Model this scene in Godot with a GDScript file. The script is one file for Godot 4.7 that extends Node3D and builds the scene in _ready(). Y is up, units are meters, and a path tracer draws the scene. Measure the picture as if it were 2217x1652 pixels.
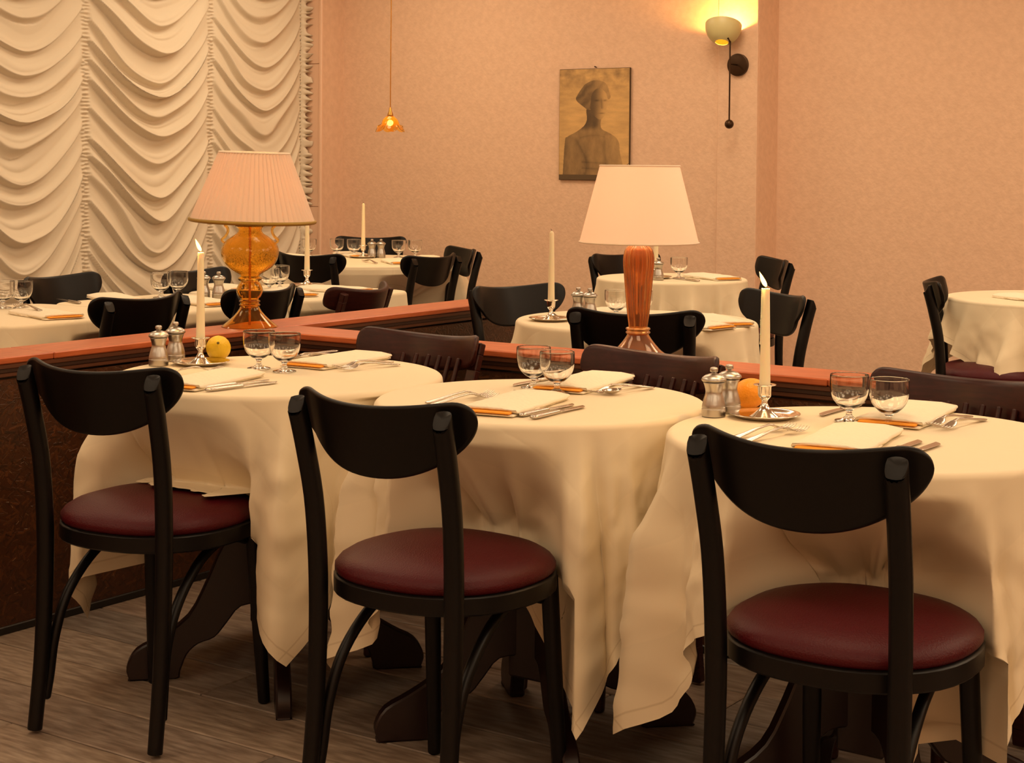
extends Node3D
# A restaurant room: camera, lights and exposure first, then the shell, the low dividers, then furniture and table settings.

const CEIL := 2.95
const PANEL := 1.35          # energy of one ceiling panel
const RIGHT := 3.6           # inner face of the right wall
const NEAR := 2.6            # inner face of the wall behind the camera
const TOP := 0.752          # height of the laid cloths
const BROWN_BACK := Vector2(0.24, 0.84)

var M := {}                 # materials by name
var taken := {}

# ------------------------------------------------------------------ mesh builder
class Shape:
	var v := PackedVector3Array()
	var n := PackedVector3Array()
	var uv := PackedVector2Array()
	var idx := PackedInt32Array()

	# rows of points; front side is along (next row) x (next column), or the other way with flip
	func grid(rows: Array, wrap := false, flip := false, uvs: Array = []) -> void:
		var nr := rows.size()
		var nc: int = rows[0].size()
		var acc := PackedVector3Array()
		acc.resize(nr * nc)
		var cols := nc if wrap else nc - 1
		var base := v.size()
		var width := nc + 1 if wrap else nc
		for j in nr - 1:
			var r0: PackedVector3Array = rows[j]
			var r1: PackedVector3Array = rows[j + 1]
			for i in cols:
				var k := (i + 1) % nc
				var fn := (r1[k] - r0[i]).cross(r0[k] - r1[i])
				if flip:
					fn = -fn
				acc[j * nc + i] += fn
				acc[j * nc + k] += fn
				acc[(j + 1) * nc + i] += fn
				acc[(j + 1) * nc + k] += fn
				var a := base + j * width + i
				var b := a + 1
				var c := a + width
				var d := c + 1
				if flip:
					idx.append_array([a, c, b, b, c, d])
				else:
					idx.append_array([a, b, c, b, d, c])
		for j in nr:
			# a row collapsed to a point shares one normal
			var pole: bool = rows[j][0].is_equal_approx(rows[j][nc / 2]) and rows[j][0].is_equal_approx(rows[j][nc / 3])
			var sum := Vector3.ZERO
			if pole:
				for i in nc:
					sum += acc[j * nc + i]
			for i in width:
				var k := i % nc
				v.append(rows[j][k])
				var m: Vector3 = sum if pole else acc[j * nc + k]
				n.append(m.normalized() if m.length_squared() > 1e-24 else Vector3.UP)
				uv.append(uvs[j][i] if uvs else Vector2(float(i) / (width - 1), float(j) / maxf(nr - 1, 1)))

	# a flat polygon (convex), turned to face away from «inside»
	func face(p: Array, inside: Vector3) -> void:
		var fn := Vector3.ZERO
		for i in p.size() - 2:
			fn += (p[i + 1] - p[0]).cross(p[i + 2] - p[0])
		var mid := Vector3.ZERO
		for q in p:
			mid += q
		mid /= p.size()
		var out := fn.dot(mid - inside) > 0.0
		fn = fn.normalized() * (1.0 if out else -1.0)
		var base := v.size()
		var t := fn.cross(Vector3.UP if absf(fn.y) < 0.9 else Vector3.RIGHT).normalized()
		var b := fn.cross(t)
		for q in p:
			v.append(q)
			n.append(fn)
			uv.append(Vector2(q.dot(t), q.dot(b)))
		for i in p.size() - 2:
			if out:
				idx.append_array([base, base + i + 2, base + i + 1])
			else:
				idx.append_array([base, base + i + 1, base + i + 2])

	func box(size: Vector3, at := Vector3.ZERO, bevel := 0.002, turn := Basis()) -> void:
		var h := size / 2.0
		bevel = minf(bevel, minf(h.x, minf(h.y, h.z)) * 0.9)
		var get := func(s: Vector3, a: int) -> Vector3:
			var p := Vector3(s.x * h.x, s.y * h.y, s.z * h.z)
			for k in 3:
				if k != a:
					p[k] -= s[k] * bevel
			return at + turn * p
		for a in 3:
			var b := (a + 1) % 3
			var c := (a + 2) % 3
			for s in [-1.0, 1.0]:
				var q := []
				for w in [[-1, -1], [1, -1], [1, 1], [-1, 1]]:
					var sg := Vector3.ZERO
					sg[a] = s
					sg[b] = w[0]
					sg[c] = w[1]
					q.append(get.call(sg, a))
				face(q, at)
			for w in [[-1, -1], [1, -1], [1, 1], [-1, 1]]:
				var lo := Vector3.ZERO
				lo[b] = w[0]
				lo[c] = w[1]
				var hi := lo
				lo[a] = -1
				hi[a] = 1
				face([get.call(lo, b), get.call(hi, b), get.call(hi, c), get.call(lo, c)], at)
		for x in [-1.0, 1.0]:
			for y in [-1.0, 1.0]:
				for z in [-1.0, 1.0]:
					var sg := Vector3(x, y, z)
					face([get.call(sg, 0), get.call(sg, 1), get.call(sg, 2)], at)

	# profile of (radius, height) going up the outside; ribs bend the radius
	func lathe(profile: Array, seg := 32, xf := Transform3D(), ribs := 0, rib_depth := 0.0) -> void:
		var rows := []
		for p in profile:
			var row := PackedVector3Array()
			for i in seg:
				var a := TAU * i / seg
				var r: float = p.x
				if ribs:
					r *= 1.0 - rib_depth * (1.0 - absf(sin(a * ribs / 2.0)))
				row.append(xf * Vector3(r * cos(a), p.y, r * sin(a)))
			rows.append(row)
		grid(rows, true)

	# tube along points with radii; half-width = radius, half-thickness = radius * squash (squash acts along «up»)
	func tube(pts: Array, radii: Array, seg := 10, squash := 1.0, up := Vector3.UP, cap := true) -> void:
		var rows := []
		var cnt := pts.size()
		for j in cnt:
			var t: Vector3 = (pts[mini(j + 1, cnt - 1)] - pts[maxi(j - 1, 0)]).normalized()
			var side := t.cross(up)
			side = side.normalized() if side.length() > 1e-4 else Vector3.RIGHT
			var u2 := side.cross(t).normalized()
			var steps := [[0.0, 1.0]]
			var r: float = radii[j]
			if cap and j == 0:
				steps = [[-0.45, 0.0], [-0.45, 0.6], [-0.2, 0.9], [0.0, 1.0]]
			if cap and j == cnt - 1:
				steps = [[0.0, 1.0], [0.2, 0.9], [0.45, 0.6], [0.45, 0.0]]
			for s in steps:
				var row := PackedVector3Array()
				for i in seg:
					var a := TAU * i / seg
					row.append(pts[j] + t * (s[0] * r * squash) + side * (cos(a) * r * s[1]) + u2 * (sin(a) * r * squash * s[1]))
				rows.append(row)
		grid(rows, true)

	# outline in x,y pushed along z by depth, with small bevels; turned by xf
	func prism(outline: PackedVector2Array, depth: float, xf := Transform3D(), bevel := 0.002) -> void:
		var area := 0.0
		for i in outline.size():
			area += outline[i].cross(outline[(i + 1) % outline.size()])
		if area < 0.0:
			outline.reverse()
		var inner: PackedVector2Array = outline.duplicate()
		var m := outline.size()
		for i in m:
			var d := (outline[(i + 1) % m] - outline[(i + m - 1) % m]).normalized()
			inner[i] = outline[i] + Vector2(-d.y, d.x) * bevel
		var rows := []
		var hd := depth / 2.0
		for w in [[inner, hd], [outline, hd - bevel], [outline, hd - bevel], [outline, bevel - hd], [outline, bevel - hd], [inner, -hd]]:
			var row := PackedVector3Array()
			for p in w[0]:
				row.append(xf * Vector3(p.x, p.y, w[1]))
			rows.append(row)
		grid(rows, true)
		var tris := Geometry2D.triangulate_polygon(inner)
		if tris.is_empty():
			tris = Geometry2D.triangulate_polygon(outline)
		if tris.is_empty():
			printerr("no triangles for an outline")
		for side in [1.0, -1.0]:
			var base := v.size()
			for p in inner:
				v.append(xf * Vector3(p.x, p.y, hd * side))
				n.append((xf.basis * Vector3(0, 0, side)).normalized())
				uv.append(p)
			for k in range(0, tris.size(), 3):
				var a := inner[tris[k]]
				var b := inner[tris[k + 1]]
				var c := inner[tris[k + 2]]
				var ccw := (b - a).cross(c - a) > 0.0
				if ccw == (side > 0.0):
					idx.append_array([base + tris[k], base + tris[k + 2], base + tris[k + 1]])
				else:
					idx.append_array([base + tris[k], base + tris[k + 1], base + tris[k + 2]])

	func done() -> ArrayMesh:
		var arr := []
		arr.resize(Mesh.ARRAY_MAX)
		arr[Mesh.ARRAY_VERTEX] = v
		arr[Mesh.ARRAY_NORMAL] = n
		arr[Mesh.ARRAY_TEX_UV] = uv
		arr[Mesh.ARRAY_INDEX] = idx
		var am := ArrayMesh.new()
		am.add_surface_from_arrays(Mesh.PRIMITIVE_TRIANGLES, arr)
		return am


func pr(flat: Array) -> Array:                      # [r, h, r, h ...] to a list of Vector2
	var out := []
	for i in range(0, flat.size(), 2):
		out.append(Vector2(flat[i], flat[i + 1]))
	return out


func soft(p: Array, k := 4) -> Array:               # Catmull-Rom through the points of a profile or path
	var out := []
	for i in p.size() - 1:
		var a = p[maxi(i - 1, 0)]
		var b = p[i]
		var c = p[i + 1]
		var d = p[mini(i + 2, p.size() - 1)]
		for s in k:
			var t := float(s) / k
			out.append(b.cubic_interpolate(c, a, d, t))
	out.append(p[-1])
	return out


# ------------------------------------------------------------------ nodes
func numbered(called: String) -> String:
	taken[called] = taken.get(called, 0) + 1
	return called if taken[called] == 1 else "%s_%03d" % [called, taken[called] - 1]


func tag(o: Node3D, label: String, category: String, group := "") -> Node3D:
	o.set_meta("label", label)
	o.set_meta("category", category)
	if group:
		o.set_meta("group", group)
	return o


func thing(called: String, label: String, category: String, at := Vector3.ZERO, turn := 0.0, group := "") -> Node3D:
	var o := Node3D.new()
	o.name = numbered(called)
	add_child(o)
	o.position = at
	o.rotation.y = turn
	return tag(o, label, category, group)


func part(parent: Node, called: String, s: Variant, mat: Material) -> MeshInstance3D:
	var o := MeshInstance3D.new()
	o.name = called
	o.mesh = s.done() if s is Shape else s
	o.material_override = mat
	parent.add_child(o, true)
	return o


func single(called: String, s: Variant, mat: Material, label: String, category: String, at := Vector3.ZERO, turn := 0.0, group := "") -> MeshInstance3D:
	var o := part(self, numbered(called), s, mat)
	o.position = at
	o.rotation.y = turn
	tag(o, label, category, group)
	return o


func structure(called: String, s: Variant, mat: Material) -> MeshInstance3D:
	var o := part(self, numbered(called), s, mat)
	o.set_meta("kind", "structure")
	return o


func copy(o: Node3D, label: String, at: Vector3, turn := 0.0, group := "") -> Node3D:
	var c: Node3D = o.duplicate()
	c.name = numbered(String(o.name).rstrip("0123456789").trim_suffix("_"))
	add_child(c)
	c.position = at
	c.rotation = Vector3(0, turn, 0)
	c.set_meta("label", label)
	if group:
		c.set_meta("group", group)
	return c


# ------------------------------------------------------------------ materials
func mat(called: String, srgb: Color, rough := 0.6, metal := 0.0) -> StandardMaterial3D:
	var m := StandardMaterial3D.new()
	m.resource_name = called
	m.albedo_color = srgb
	m.roughness = rough
	m.metallic = metal
	M[called] = m
	return m


func noise_tex(freq: float, seed_: int, lo: Color, hi: Color, octaves := 4, size := 512, kind := FastNoiseLite.TYPE_SIMPLEX_SMOOTH) -> NoiseTexture2D:
	var f := FastNoiseLite.new()
	f.noise_type = kind
	f.seed = seed_
	f.frequency = freq
	f.fractal_octaves = octaves
	var t := NoiseTexture2D.new()
	t.width = size
	t.height = size
	t.seamless = true
	t.noise = f
	var g := Gradient.new()
	g.set_color(0, lo)
	g.set_color(1, hi)
	t.color_ramp = g
	return t


func triplanar(m: StandardMaterial3D, scale: Vector3, offset := Vector3.ZERO, world := true) -> void:
	m.uv1_triplanar = true
	m.uv1_world_triplanar = world
	m.uv1_scale = scale
	m.uv1_offset = offset


func bumpy(m: StandardMaterial3D, t: Texture2D, cm: float) -> void:
	m.heightmap_enabled = true
	m.heightmap_texture = t
	m.heightmap_scale = cm


func make_materials() -> void:
	var grey := func(f, s, o = 4): return noise_tex(f, s, Color(0.0, 0.0, 0.0), Color(1, 1, 1), o)
	var rough_plaster: Texture2D = grey.call(0.03, 3, 3)
	var w := mat("pink_plaster", Color(0.915, 0.775, 0.665), 0.75)
	triplanar(w, Vector3(2.6, 2.6, 2.6))
	bumpy(w, rough_plaster, 0.10)
	w.albedo_texture = noise_tex(0.012, 11, Color(0.95, 0.94, 0.93), Color(1, 1, 1), 4)
	var jamb := mat("pink_gloss_paint", Color(0.92, 0.775, 0.67), 0.5)
	jamb.metallic_specular = 0.4
	mat("ceiling_paint", Color(0.90, 0.84, 0.78), 0.9)
	var cl := mat("cream_damask", Color(0.93, 0.868, 0.745), 0.8)
	cl.rim_enabled = true
	cl.rim = 0.15
	cl.albedo_texture = cloth_weave()
	bumpy(cl, cloth_creases(), 0.55)
	var nap := mat("cream_linen", Color(0.95, 0.90, 0.80), 0.85)
	triplanar(nap, Vector3(6, 6, 6), Vector3.ZERO, false)
	bumpy(nap, grey.call(0.02, 8, 2), 0.15)
	mat("orange_linen", Color(0.96, 0.62, 0.16), 0.85)
	var cur := mat("curtain_silk", Color(0.875, 0.825, 0.74), 0.7)
	cur.rim_enabled = true
	cur.rim = 0.3
	var blk := mat("black_beech", Color(0.048, 0.032, 0.028), 0.4)
	blk.metallic_specular = 0.36
	triplanar(blk, Vector3(14, 14, 14), Vector3.ZERO, false)
	blk.albedo_texture = noise_tex(0.01, 21, Color(0.72, 0.66, 0.64), Color(1, 1, 1), 3)
	var brn := mat("brown_beech", Color(0.25, 0.095, 0.07), 0.42)
	brn.metallic_specular = 0.38
	triplanar(brn, Vector3(1.5, 14, 14), Vector3.ZERO, false)
	brn.albedo_texture = noise_tex(0.012, 22, Color(0.55, 0.45, 0.42), Color(1, 1, 1), 4)
	var scroll := mat("dark_table_wood", Color(0.13, 0.062, 0.05), 0.35)
	scroll.metallic_specular = 0.5
	var lea := mat("burgundy_leather", Color(0.27, 0.016, 0.052), 0.46)
	lea.metallic_specular = 0.34
	triplanar(lea, Vector3(9, 9, 9), Vector3.ZERO, false)
	bumpy(lea, noise_tex(0.06, 31, Color.BLACK, Color.WHITE, 2, 512, FastNoiseLite.TYPE_CELLULAR), 0.08)
	var rail_tones := noise_tex(0.012, 41, Color(0.82, 0.76, 0.72), Color(1, 1, 1), 4)
	for k in 2:
		var r := mat("rail_mahogany_%s" % ["long", "cross"][k], Color(0.80, 0.43, 0.25), 0.36)
		triplanar(r, Vector3(9, 9, 0.9) if k == 0 else Vector3(0.9, 9, 9))
		r.albedo_texture = rail_tones
	mat("rail_edge_dark", Color(0.20, 0.105, 0.06), 0.4)
	mat("rail_edge_light", Color(0.34, 0.19, 0.11), 0.4)
	var osb := mat("strand_board", Color(1, 1, 1), 0.32)
	triplanar(osb, Vector3(1.4, 1.4, 1.4))
	var t := strand_image()
	osb.albedo_texture = t[0]
	bumpy(osb, t[1], 0.18)
	mat("skirting_black", Color(0.10, 0.085, 0.07), 0.4)
	var fl := noise_tex(0.018, 51, Color(0.68, 0.645, 0.62), Color(1, 1, 1), 5)
	for k in 6:
		var p := mat("plank_%d" % k, [Color(0.675, 0.605, 0.545), Color(0.63, 0.575, 0.525), Color(0.715, 0.64, 0.565), Color(0.655, 0.595, 0.54), Color(0.60, 0.555, 0.515), Color(0.695, 0.63, 0.565)][k], 0.42)
		triplanar(p, Vector3(0.8, 5, 5), Vector3(k * 0.37, 0, k * 0.61))
		p.albedo_texture = fl
	mat("floor_gap", Color(0.05, 0.04, 0.035), 0.8)
	var si := mat("polished_silver", Color(0.93, 0.90, 0.85), 0.12, 1.0)
	si.metallic_specular = 0.5
	var st := mat("brushed_steel", Color(0.74, 0.72, 0.69), 0.3, 1.0)
	st.anisotropy_enabled = true
	st.anisotropy = 0.4
	mat("cutlery_steel", Color(0.80, 0.77, 0.73), 0.2, 1.0)
	mat("bronze", Color(0.26, 0.19, 0.13), 0.35, 0.8)
	mat("brass", Color(0.80, 0.60, 0.30), 0.25, 1.0)
	var gl := mat("clear_glass", Color(0.99, 0.99, 0.985, 0.0), 0.0)
	gl.refraction_enabled = true
	gl.refraction_scale = 0.047
	var am := mat("amber_glass", Color(1.0, 0.855, 0.48, 0.02), 0.02)
	am.refraction_enabled = true
	am.refraction_scale = 0.03
	triplanar(am, Vector3(9, 9, 9), Vector3.ZERO, false)
	bumpy(am, noise_tex(0.03, 61, Color.BLACK, Color.WHITE, 2, 512, FastNoiseLite.TYPE_CELLULAR), 0.05)
	var am2 := mat("amber_glass_smooth", Color(1.0, 0.84, 0.47, 0.02), 0.02)
	am2.refraction_enabled = true
	am2.refraction_scale = 0.03
	var rb := mat("ribbed_brown_glass", Color(0.93, 0.68, 0.38, 0.07), 0.03)
	rb.refraction_enabled = true
	rb.refraction_scale = 0.04
	rb.clearcoat_enabled = true
	rb.clearcoat = 0.5
	var pl := mat("pleated_silk", Color(0.95, 0.88, 0.81), 0.85)
	pl.backlight_enabled = true
	pl.backlight = Color(0.7, 0.60, 0.48)
	var sh := mat("plain_silk", Color(0.975, 0.93, 0.90), 0.85)
	sh.backlight_enabled = true
	sh.backlight = Color(0.9, 0.83, 0.77)
	mat("shade_trim", Color(0.93, 0.86, 0.78), 0.8)
	mat("gold_braid", Color(0.62, 0.50, 0.20), 0.5, 0.35)
	var wax := mat("ivory_wax", Color(0.95, 0.90, 0.76), 0.5)
	wax.subsurf_scatter_enabled = true
	wax.subsurf_scatter_strength = 0.3
	mat("wick", Color(0.12, 0.09, 0.07), 0.9)
	var le := mat("lemon_peel", Color(0.90, 0.74, 0.12), 0.42)
	triplanar(le, Vector3(14, 14, 14), Vector3.ZERO, false)
	bumpy(le, noise_tex(0.05, 71, Color.BLACK, Color.WHITE, 2, 256, FastNoiseLite.TYPE_CELLULAR), 0.1)
	var or2 := mat("ripe_peel", Color(0.93, 0.60, 0.10), 0.45)
	triplanar(or2, Vector3(14, 14, 14), Vector3.ZERO, false)
	bumpy(or2, le.heightmap_texture, 0.1)
	mat("stem_scar", Color(0.40, 0.34, 0.12), 0.8)
	mat("sconce_enamel", Color(0.80, 0.76, 0.55), 0.4)
	glow("flame", Color(1.0, 0.78, 0.42), 7.0)
	glow("bulb_warm", Color(1.0, 0.72, 0.38), 3.0)
	glow("bulb_pendant", Color(1.0, 0.80, 0.48), 9.0)
	glow("sconce_inside", Color(1.0, 0.72, 0.12), 1.0)
	glow("ceiling_diffuser", Color(1.0, 0.86, 0.66), 2.0)
	mat("fitting_white", Color(0.86, 0.84, 0.80), 0.5)
	var sk := mat("sketch_print", Color(1, 1, 1), 0.7)
	sk.albedo_texture = sketch_image()
	mat("sketch_board", Color(0.30, 0.22, 0.12), 0.7)


func glow(called: String, c: Color, energy: float) -> void:
	var m := mat(called, Color(c.r, c.g, c.b), 0.6)
	m.emission_enabled = true
	m.emission = c
	m.emission_energy_multiplier = energy


func cloth_weave() -> ImageTexture:                  # a woven satin band parallel to the hem, and the stitched hem
	var im := Image.create(512, 512, false, Image.FORMAT_RGB8)
	im.fill(Color(0.985, 0.985, 0.985))
	var band := Color(1, 1, 1)
	for k in 4:
		var lo := 44
		var hi := 512 - 44
		im.fill_rect([Rect2i(lo, lo, hi - lo, 50), Rect2i(lo, hi - 50, hi - lo, 50), Rect2i(lo, lo, 50, hi - lo), Rect2i(hi - 50, lo, 50, hi - lo)][k], band)
	for k in 4:
		im.fill_rect([Rect2i(0, 8, 512, 1), Rect2i(0, 503, 512, 1), Rect2i(8, 0, 1, 512), Rect2i(503, 0, 1, 512)][k], Color(0.90, 0.88, 0.85))
	return ImageTexture.create_from_image(im)


func cloth_creases() -> ImageTexture:                # ironed fold lines crossing the cloth, and faint wrinkles
	var f := FastNoiseLite.new()
	f.seed = 5
	f.frequency = 0.012
	f.fractal_octaves = 3
	var im := Image.create(512, 512, false, Image.FORMAT_RGBF)
	for y in 512:
		for x in 512:
			var h := 0.5 + 0.10 * f.get_noise_2d(x, y)
			for c in [128.0, 256.0, 384.0]:
				h += 0.10 * exp(-absf(x + 1.5 * f.get_noise_1d(y) - c) / 2.2) * (1.0 if c != 256.0 else -1.0)
				h += 0.10 * exp(-absf(y + 1.5 * f.get_noise_1d(x + 900) - c) / 2.2) * (1.0 if c == 256.0 else -1.0)
			im.set_pixel(x, y, Color(h, h, h))
	return ImageTexture.create_from_image(im)


func strand_image() -> Array:                        # varnished strand board: overlapping wood strands, a few pale scratches
	var rng := RandomNumberGenerator.new()
	rng.seed = 77
	var sz := 768
	var im := Image.create(sz, sz, false, Image.FORMAT_RGB8)
	var hm := Image.create(sz, sz, false, Image.FORMAT_RGB8)
	im.fill(Color(0.26, 0.14, 0.065))
	hm.fill(Color(0.3, 0.3, 0.3))
	for k in 3400:
		var c := Vector2(rng.randf() * sz, rng.randf() * sz)
		var a := rng.randf_range(-0.9, 0.9) + (PI / 2 if rng.randf() < 0.3 else 0.0)
		var len := rng.randf_range(14, 46)
		var wid := rng.randf_range(3, 9)
		var tone := rng.randf_range(0.62, 1.12)
		var col := Color(0.30 * tone, 0.168 * tone, 0.078 * tone)
		var hh := rng.randf_range(0.35, 0.65)
		if k > 3200:
			len = rng.randf_range(3, 16)
			wid = rng.randf_range(0.8, 1.8)
			col = Color(0.62, 0.50, 0.36) * rng.randf_range(0.5, 1.0)
			hh = 0.9
		var ca := cos(a)
		var sa := sin(a)
		for i in int(len):
			for j in int(maxf(wid, 1.0)):
				var p := c + Vector2(ca * i - sa * j, sa * i + ca * j)
				var shade := 0.86 + 0.28 * absf(sin(j * 1.7 + k))
				var px := posmod(int(p.x), sz)
				var py := posmod(int(p.y), sz)
				im.set_pixel(px, py, Color(col.r * shade, col.g * shade, col.b * shade))
				hm.set_pixel(px, py, Color(hh, hh, hh))
	return [ImageTexture.create_from_image(im), ImageTexture.create_from_image(hm)]


func round_outline(p: PackedVector2Array) -> PackedVector2Array:
	var out := PackedVector2Array()
	for q in soft(Array(p) + [p[0]], 5):
		out.append(q)
	return out


func sketch_image() -> ImageTexture:                 # a plain drawing of a draped shoulder-length bust in brown chalk on toned paper
	var w := 330
	var h := 520
	var f := FastNoiseLite.new()
	f.seed = 12
	f.frequency = 0.015
	f.fractal_octaves = 4
	var g := FastNoiseLite.new()
	g.seed = 13
	g.frequency = 0.2
	var im := Image.create(w, h, false, Image.FORMAT_RGB8)
	var body := PackedVector2Array([Vector2(0.05, 1.0), Vector2(0.08, 0.66), Vector2(0.12, 0.61), Vector2(0.25, 0.565), Vector2(0.36, 0.51), Vector2(0.40, 0.45), Vector2(0.40, 0.36), Vector2(0.59, 0.42), Vector2(0.595, 0.50), Vector2(0.62, 0.545), Vector2(0.74, 0.585), Vector2(0.84, 0.64), Vector2(0.87, 0.74), Vector2(0.86, 1.0)])
	var face := PackedVector2Array([Vector2(0.44, 0.18), Vector2(0.56, 0.13), Vector2(0.68, 0.17), Vector2(0.70, 0.25), Vector2(0.685, 0.32), Vector2(0.67, 0.39), Vector2(0.63, 0.44), Vector2(0.57, 0.455), Vector2(0.49, 0.41), Vector2(0.43, 0.33)])
	var hair := PackedVector2Array([Vector2(0.36, 0.14), Vector2(0.47, 0.105), Vector2(0.60, 0.11), Vector2(0.68, 0.145), Vector2(0.72, 0.22), Vector2(0.735, 0.255), Vector2(0.70, 0.275), Vector2(0.66, 0.21), Vector2(0.56, 0.175), Vector2(0.47, 0.22), Vector2(0.45, 0.30), Vector2(0.43, 0.37), Vector2(0.34, 0.335), Vector2(0.24, 0.275), Vector2(0.27, 0.22)])
	body = round_outline(body)
	face = round_outline(face)
	hair = round_outline(hair)
	for y in h:
		for x in w:
			var p := Vector2(float(x) / w, float(y) / h)
			var tone := 0.90 + 0.09 * f.get_noise_2d(x * 0.5, y * 1.6) - 0.20 * smoothstep(0.32, 0.0, p.y) * (0.5 + f.get_noise_2d(x, y)) - 0.05 * smoothstep(0.2, 0.0, p.x)
			var lit := clampf((p.x - 0.36) * 2.0, 0.0, 1.0)
			if Geometry2D.is_point_in_polygon(p, body):
				tone = 0.63 + 0.12 * lit * (1.0 if p.y > 0.6 else 0.6) + 0.07 * f.get_noise_2d(x * 2.0, y * 1.0)
				tone -= 0.24 * smoothstep(0.57, 0.50, p.y) * smoothstep(0.62, 0.50, p.x)
				tone -= 0.16 * exp(-absf(p.x - 0.30 - 0.10 * sin(p.y * 9.0)) * 26.0) * smoothstep(0.6, 0.7, p.y)
				tone -= 0.10 * exp(-absf(p.x - 0.70 - 0.05 * sin(p.y * 7.0)) * 26.0) * smoothstep(0.6, 0.66, p.y)
				tone -= 0.10 * smoothstep(0.16, 0.07, p.x)
				for q in [0.845, 0.90]:
					if p.x > 0.33 and p.x < 0.68:
						tone -= 0.10 * exp(-absf(p.y - q - 0.03 * (p.x - 0.5)) * 160.0)
				if p.x > 0.3 and p.x < 0.66:
					tone -= 0.08 * exp(-absf(p.y - 0.60 - 0.5 * pow(p.x - 0.5, 2.0)) * 120.0)
			if Geometry2D.is_point_in_polygon(p, face):
				tone = 0.42 + 0.44 * smoothstep(0.47, 0.66, p.x + 0.10 * (p.y - 0.3)) + 0.04 * f.get_noise_2d(x, y)
				tone -= 0.16 * exp(-pow((p.x - 0.54) / 0.035, 2.0) - pow((p.y - 0.285) / 0.008, 2.0))
				tone -= 0.22 * exp(-pow((p.x - 0.655) / 0.025, 2.0) - pow((p.y - 0.285) / 0.008, 2.0))
				tone -= 0.18 * exp(-absf(p.x - 0.605 - 0.10 * (p.y - 0.28)) * 70.0) * smoothstep(0.25, 0.29, p.y) * smoothstep(0.37, 0.35, p.y)
				tone -= 0.22 * exp(-pow((p.x - 0.615) / 0.035, 2.0) - pow((p.y - 0.400) / 0.006, 2.0))
			if Geometry2D.is_point_in_polygon(p, hair):
				tone = 0.50 + 0.26 * smoothstep(0.35, 0.7, p.x) - 0.08 * sin(p.x * 40.0 + p.y * 60.0 + 3.0 * f.get_noise_2d(x, y)) * (1.0 - p.x)
			if p.y > 0.955 and p.x < 0.9:
				tone = 0.40
			if absf(p.y - 0.98 + (p.x - 0.76) * 0.55) < 0.0025 and p.x > 0.76:
				tone = 0.35
			tone += 0.03 * g.get_noise_2d(x, y)
			im.set_pixel(x, y, Color(0.90 * tone, 0.73 * tone * (0.95 + 0.05 * tone), 0.47 * tone))
	return ImageTexture.create_from_image(im)


# ------------------------------------------------------------------ the script
func _ready() -> void:
	# camera: eye 1.28 m up, lens shifted down, a hair of roll
	var cam := Camera3D.new()
	cam.name = "camera"
	add_child(cam)
	cam.position = Vector3(0, 1.28, 0)
	cam.basis = Basis(Vector3.UP, deg_to_rad(34.5)) * Basis(Vector3.RIGHT, -0.029) * Basis(Vector3.BACK, 0.0084)
	cam.projection = Camera3D.PROJECTION_FRUSTUM
	cam.near = 0.1
	cam.far = 40.0
	cam.size = 0.1 * 1652.0 / 3600.0
	cam.frustum_offset = Vector2(0, -0.1 * 366.6 / 3600.0)
	cam.current = true
	# environment
	var we := WorldEnvironment.new()
	we.name = "environment"
	var env := Environment.new()
	env.background_mode = Environment.BG_COLOR
	env.background_color = Color(0.02, 0.02, 0.025)
	env.tonemap_mode = Environment.TONE_MAPPER_LINEAR
	env.tonemap_exposure = 0.84
	env.sdfgi_enabled = true
	env.ssao_enabled = true
	env.ssil_enabled = true
	we.environment = env
	add_child(we)
	make_materials()
	# the room's general light: a grid of warm-white panels set in the ceiling
	var nth := ["nearest to", "second from", "third from", "fourth from", "farthest from"]
	var xs := [-5.9, -3.7, -1.5, 0.7, 2.6]
	var zs := [-6.9, -4.9, -2.9, -0.6, 1.5]
	for x in xs:
		for z in zs:
			ceiling_lamp(Vector3(x, CEIL, z), Vector2(0.9, 0.9), "square ceiling light panel, row %s the back wall, %s the curtain" % [nth[zs.find(z)], nth[xs.find(x)]], PANEL * {-6.9: 1.75, -4.9: 1.0, -2.9: 0.95, -0.6: 1.0, 1.5: 0.9}[z] * {-5.9: 0.95, -3.7: 0.9, -1.5: 0.95, 0.7: 1.25, 2.6: 1.2}[x])
	shell()
	dividers()
	curtain()
	furniture()
	settings()
	lamps()


func ceiling_lamp(at: Vector3, size: Vector2, label: String, energy: float) -> void:
	var t := thing("ceiling_light", label, "ceiling light", at, 0.0, "ceiling light panels")
	var f := Shape.new()
	for s in [-1.0, 1.0]:
		f.box(Vector3(size.x + 0.08, 0.05, 0.04), Vector3(0, -0.025, s * (size.y / 2 + 0.02)), 0.004)
		f.box(Vector3(0.04, 0.05, size.y), Vector3(s * (size.x / 2 + 0.02), -0.025, 0), 0.004)
	part(t, "frame", f, M.fitting_white)
	var d := Shape.new()
	d.box(Vector3(size.x, 0.02, size.y), Vector3(0, -0.02, 0), 0.003)
	part(t, "diffuser", d, M.ceiling_diffuser)
	var l := AreaLight3D.new()
	l.name = "panel_light"
	l.area_size = size
	l.light_energy = energy
	l.light_color = Color(1.0, 0.905, 0.765)
	l.area_normalize_energy = true
	l.area_range = 14.0
	l.area_attenuation = 2.0
	l.shadow_enabled = true
	add_child(l)
	l.position = at + Vector3(0, -0.055, 0)
	l.rotation.x = -PI / 2


# ------------------------------------------------------------------ shell
func slab(called: String, a: Vector3, b: Vector3, m: Material, bevel := 0.004) -> MeshInstance3D:
	var s := Shape.new()
	s.box((b - a).abs(), Vector3.ZERO, bevel)
	var o := structure(called, s, m)
	o.position = (a + b) / 2.0
	return o


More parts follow.
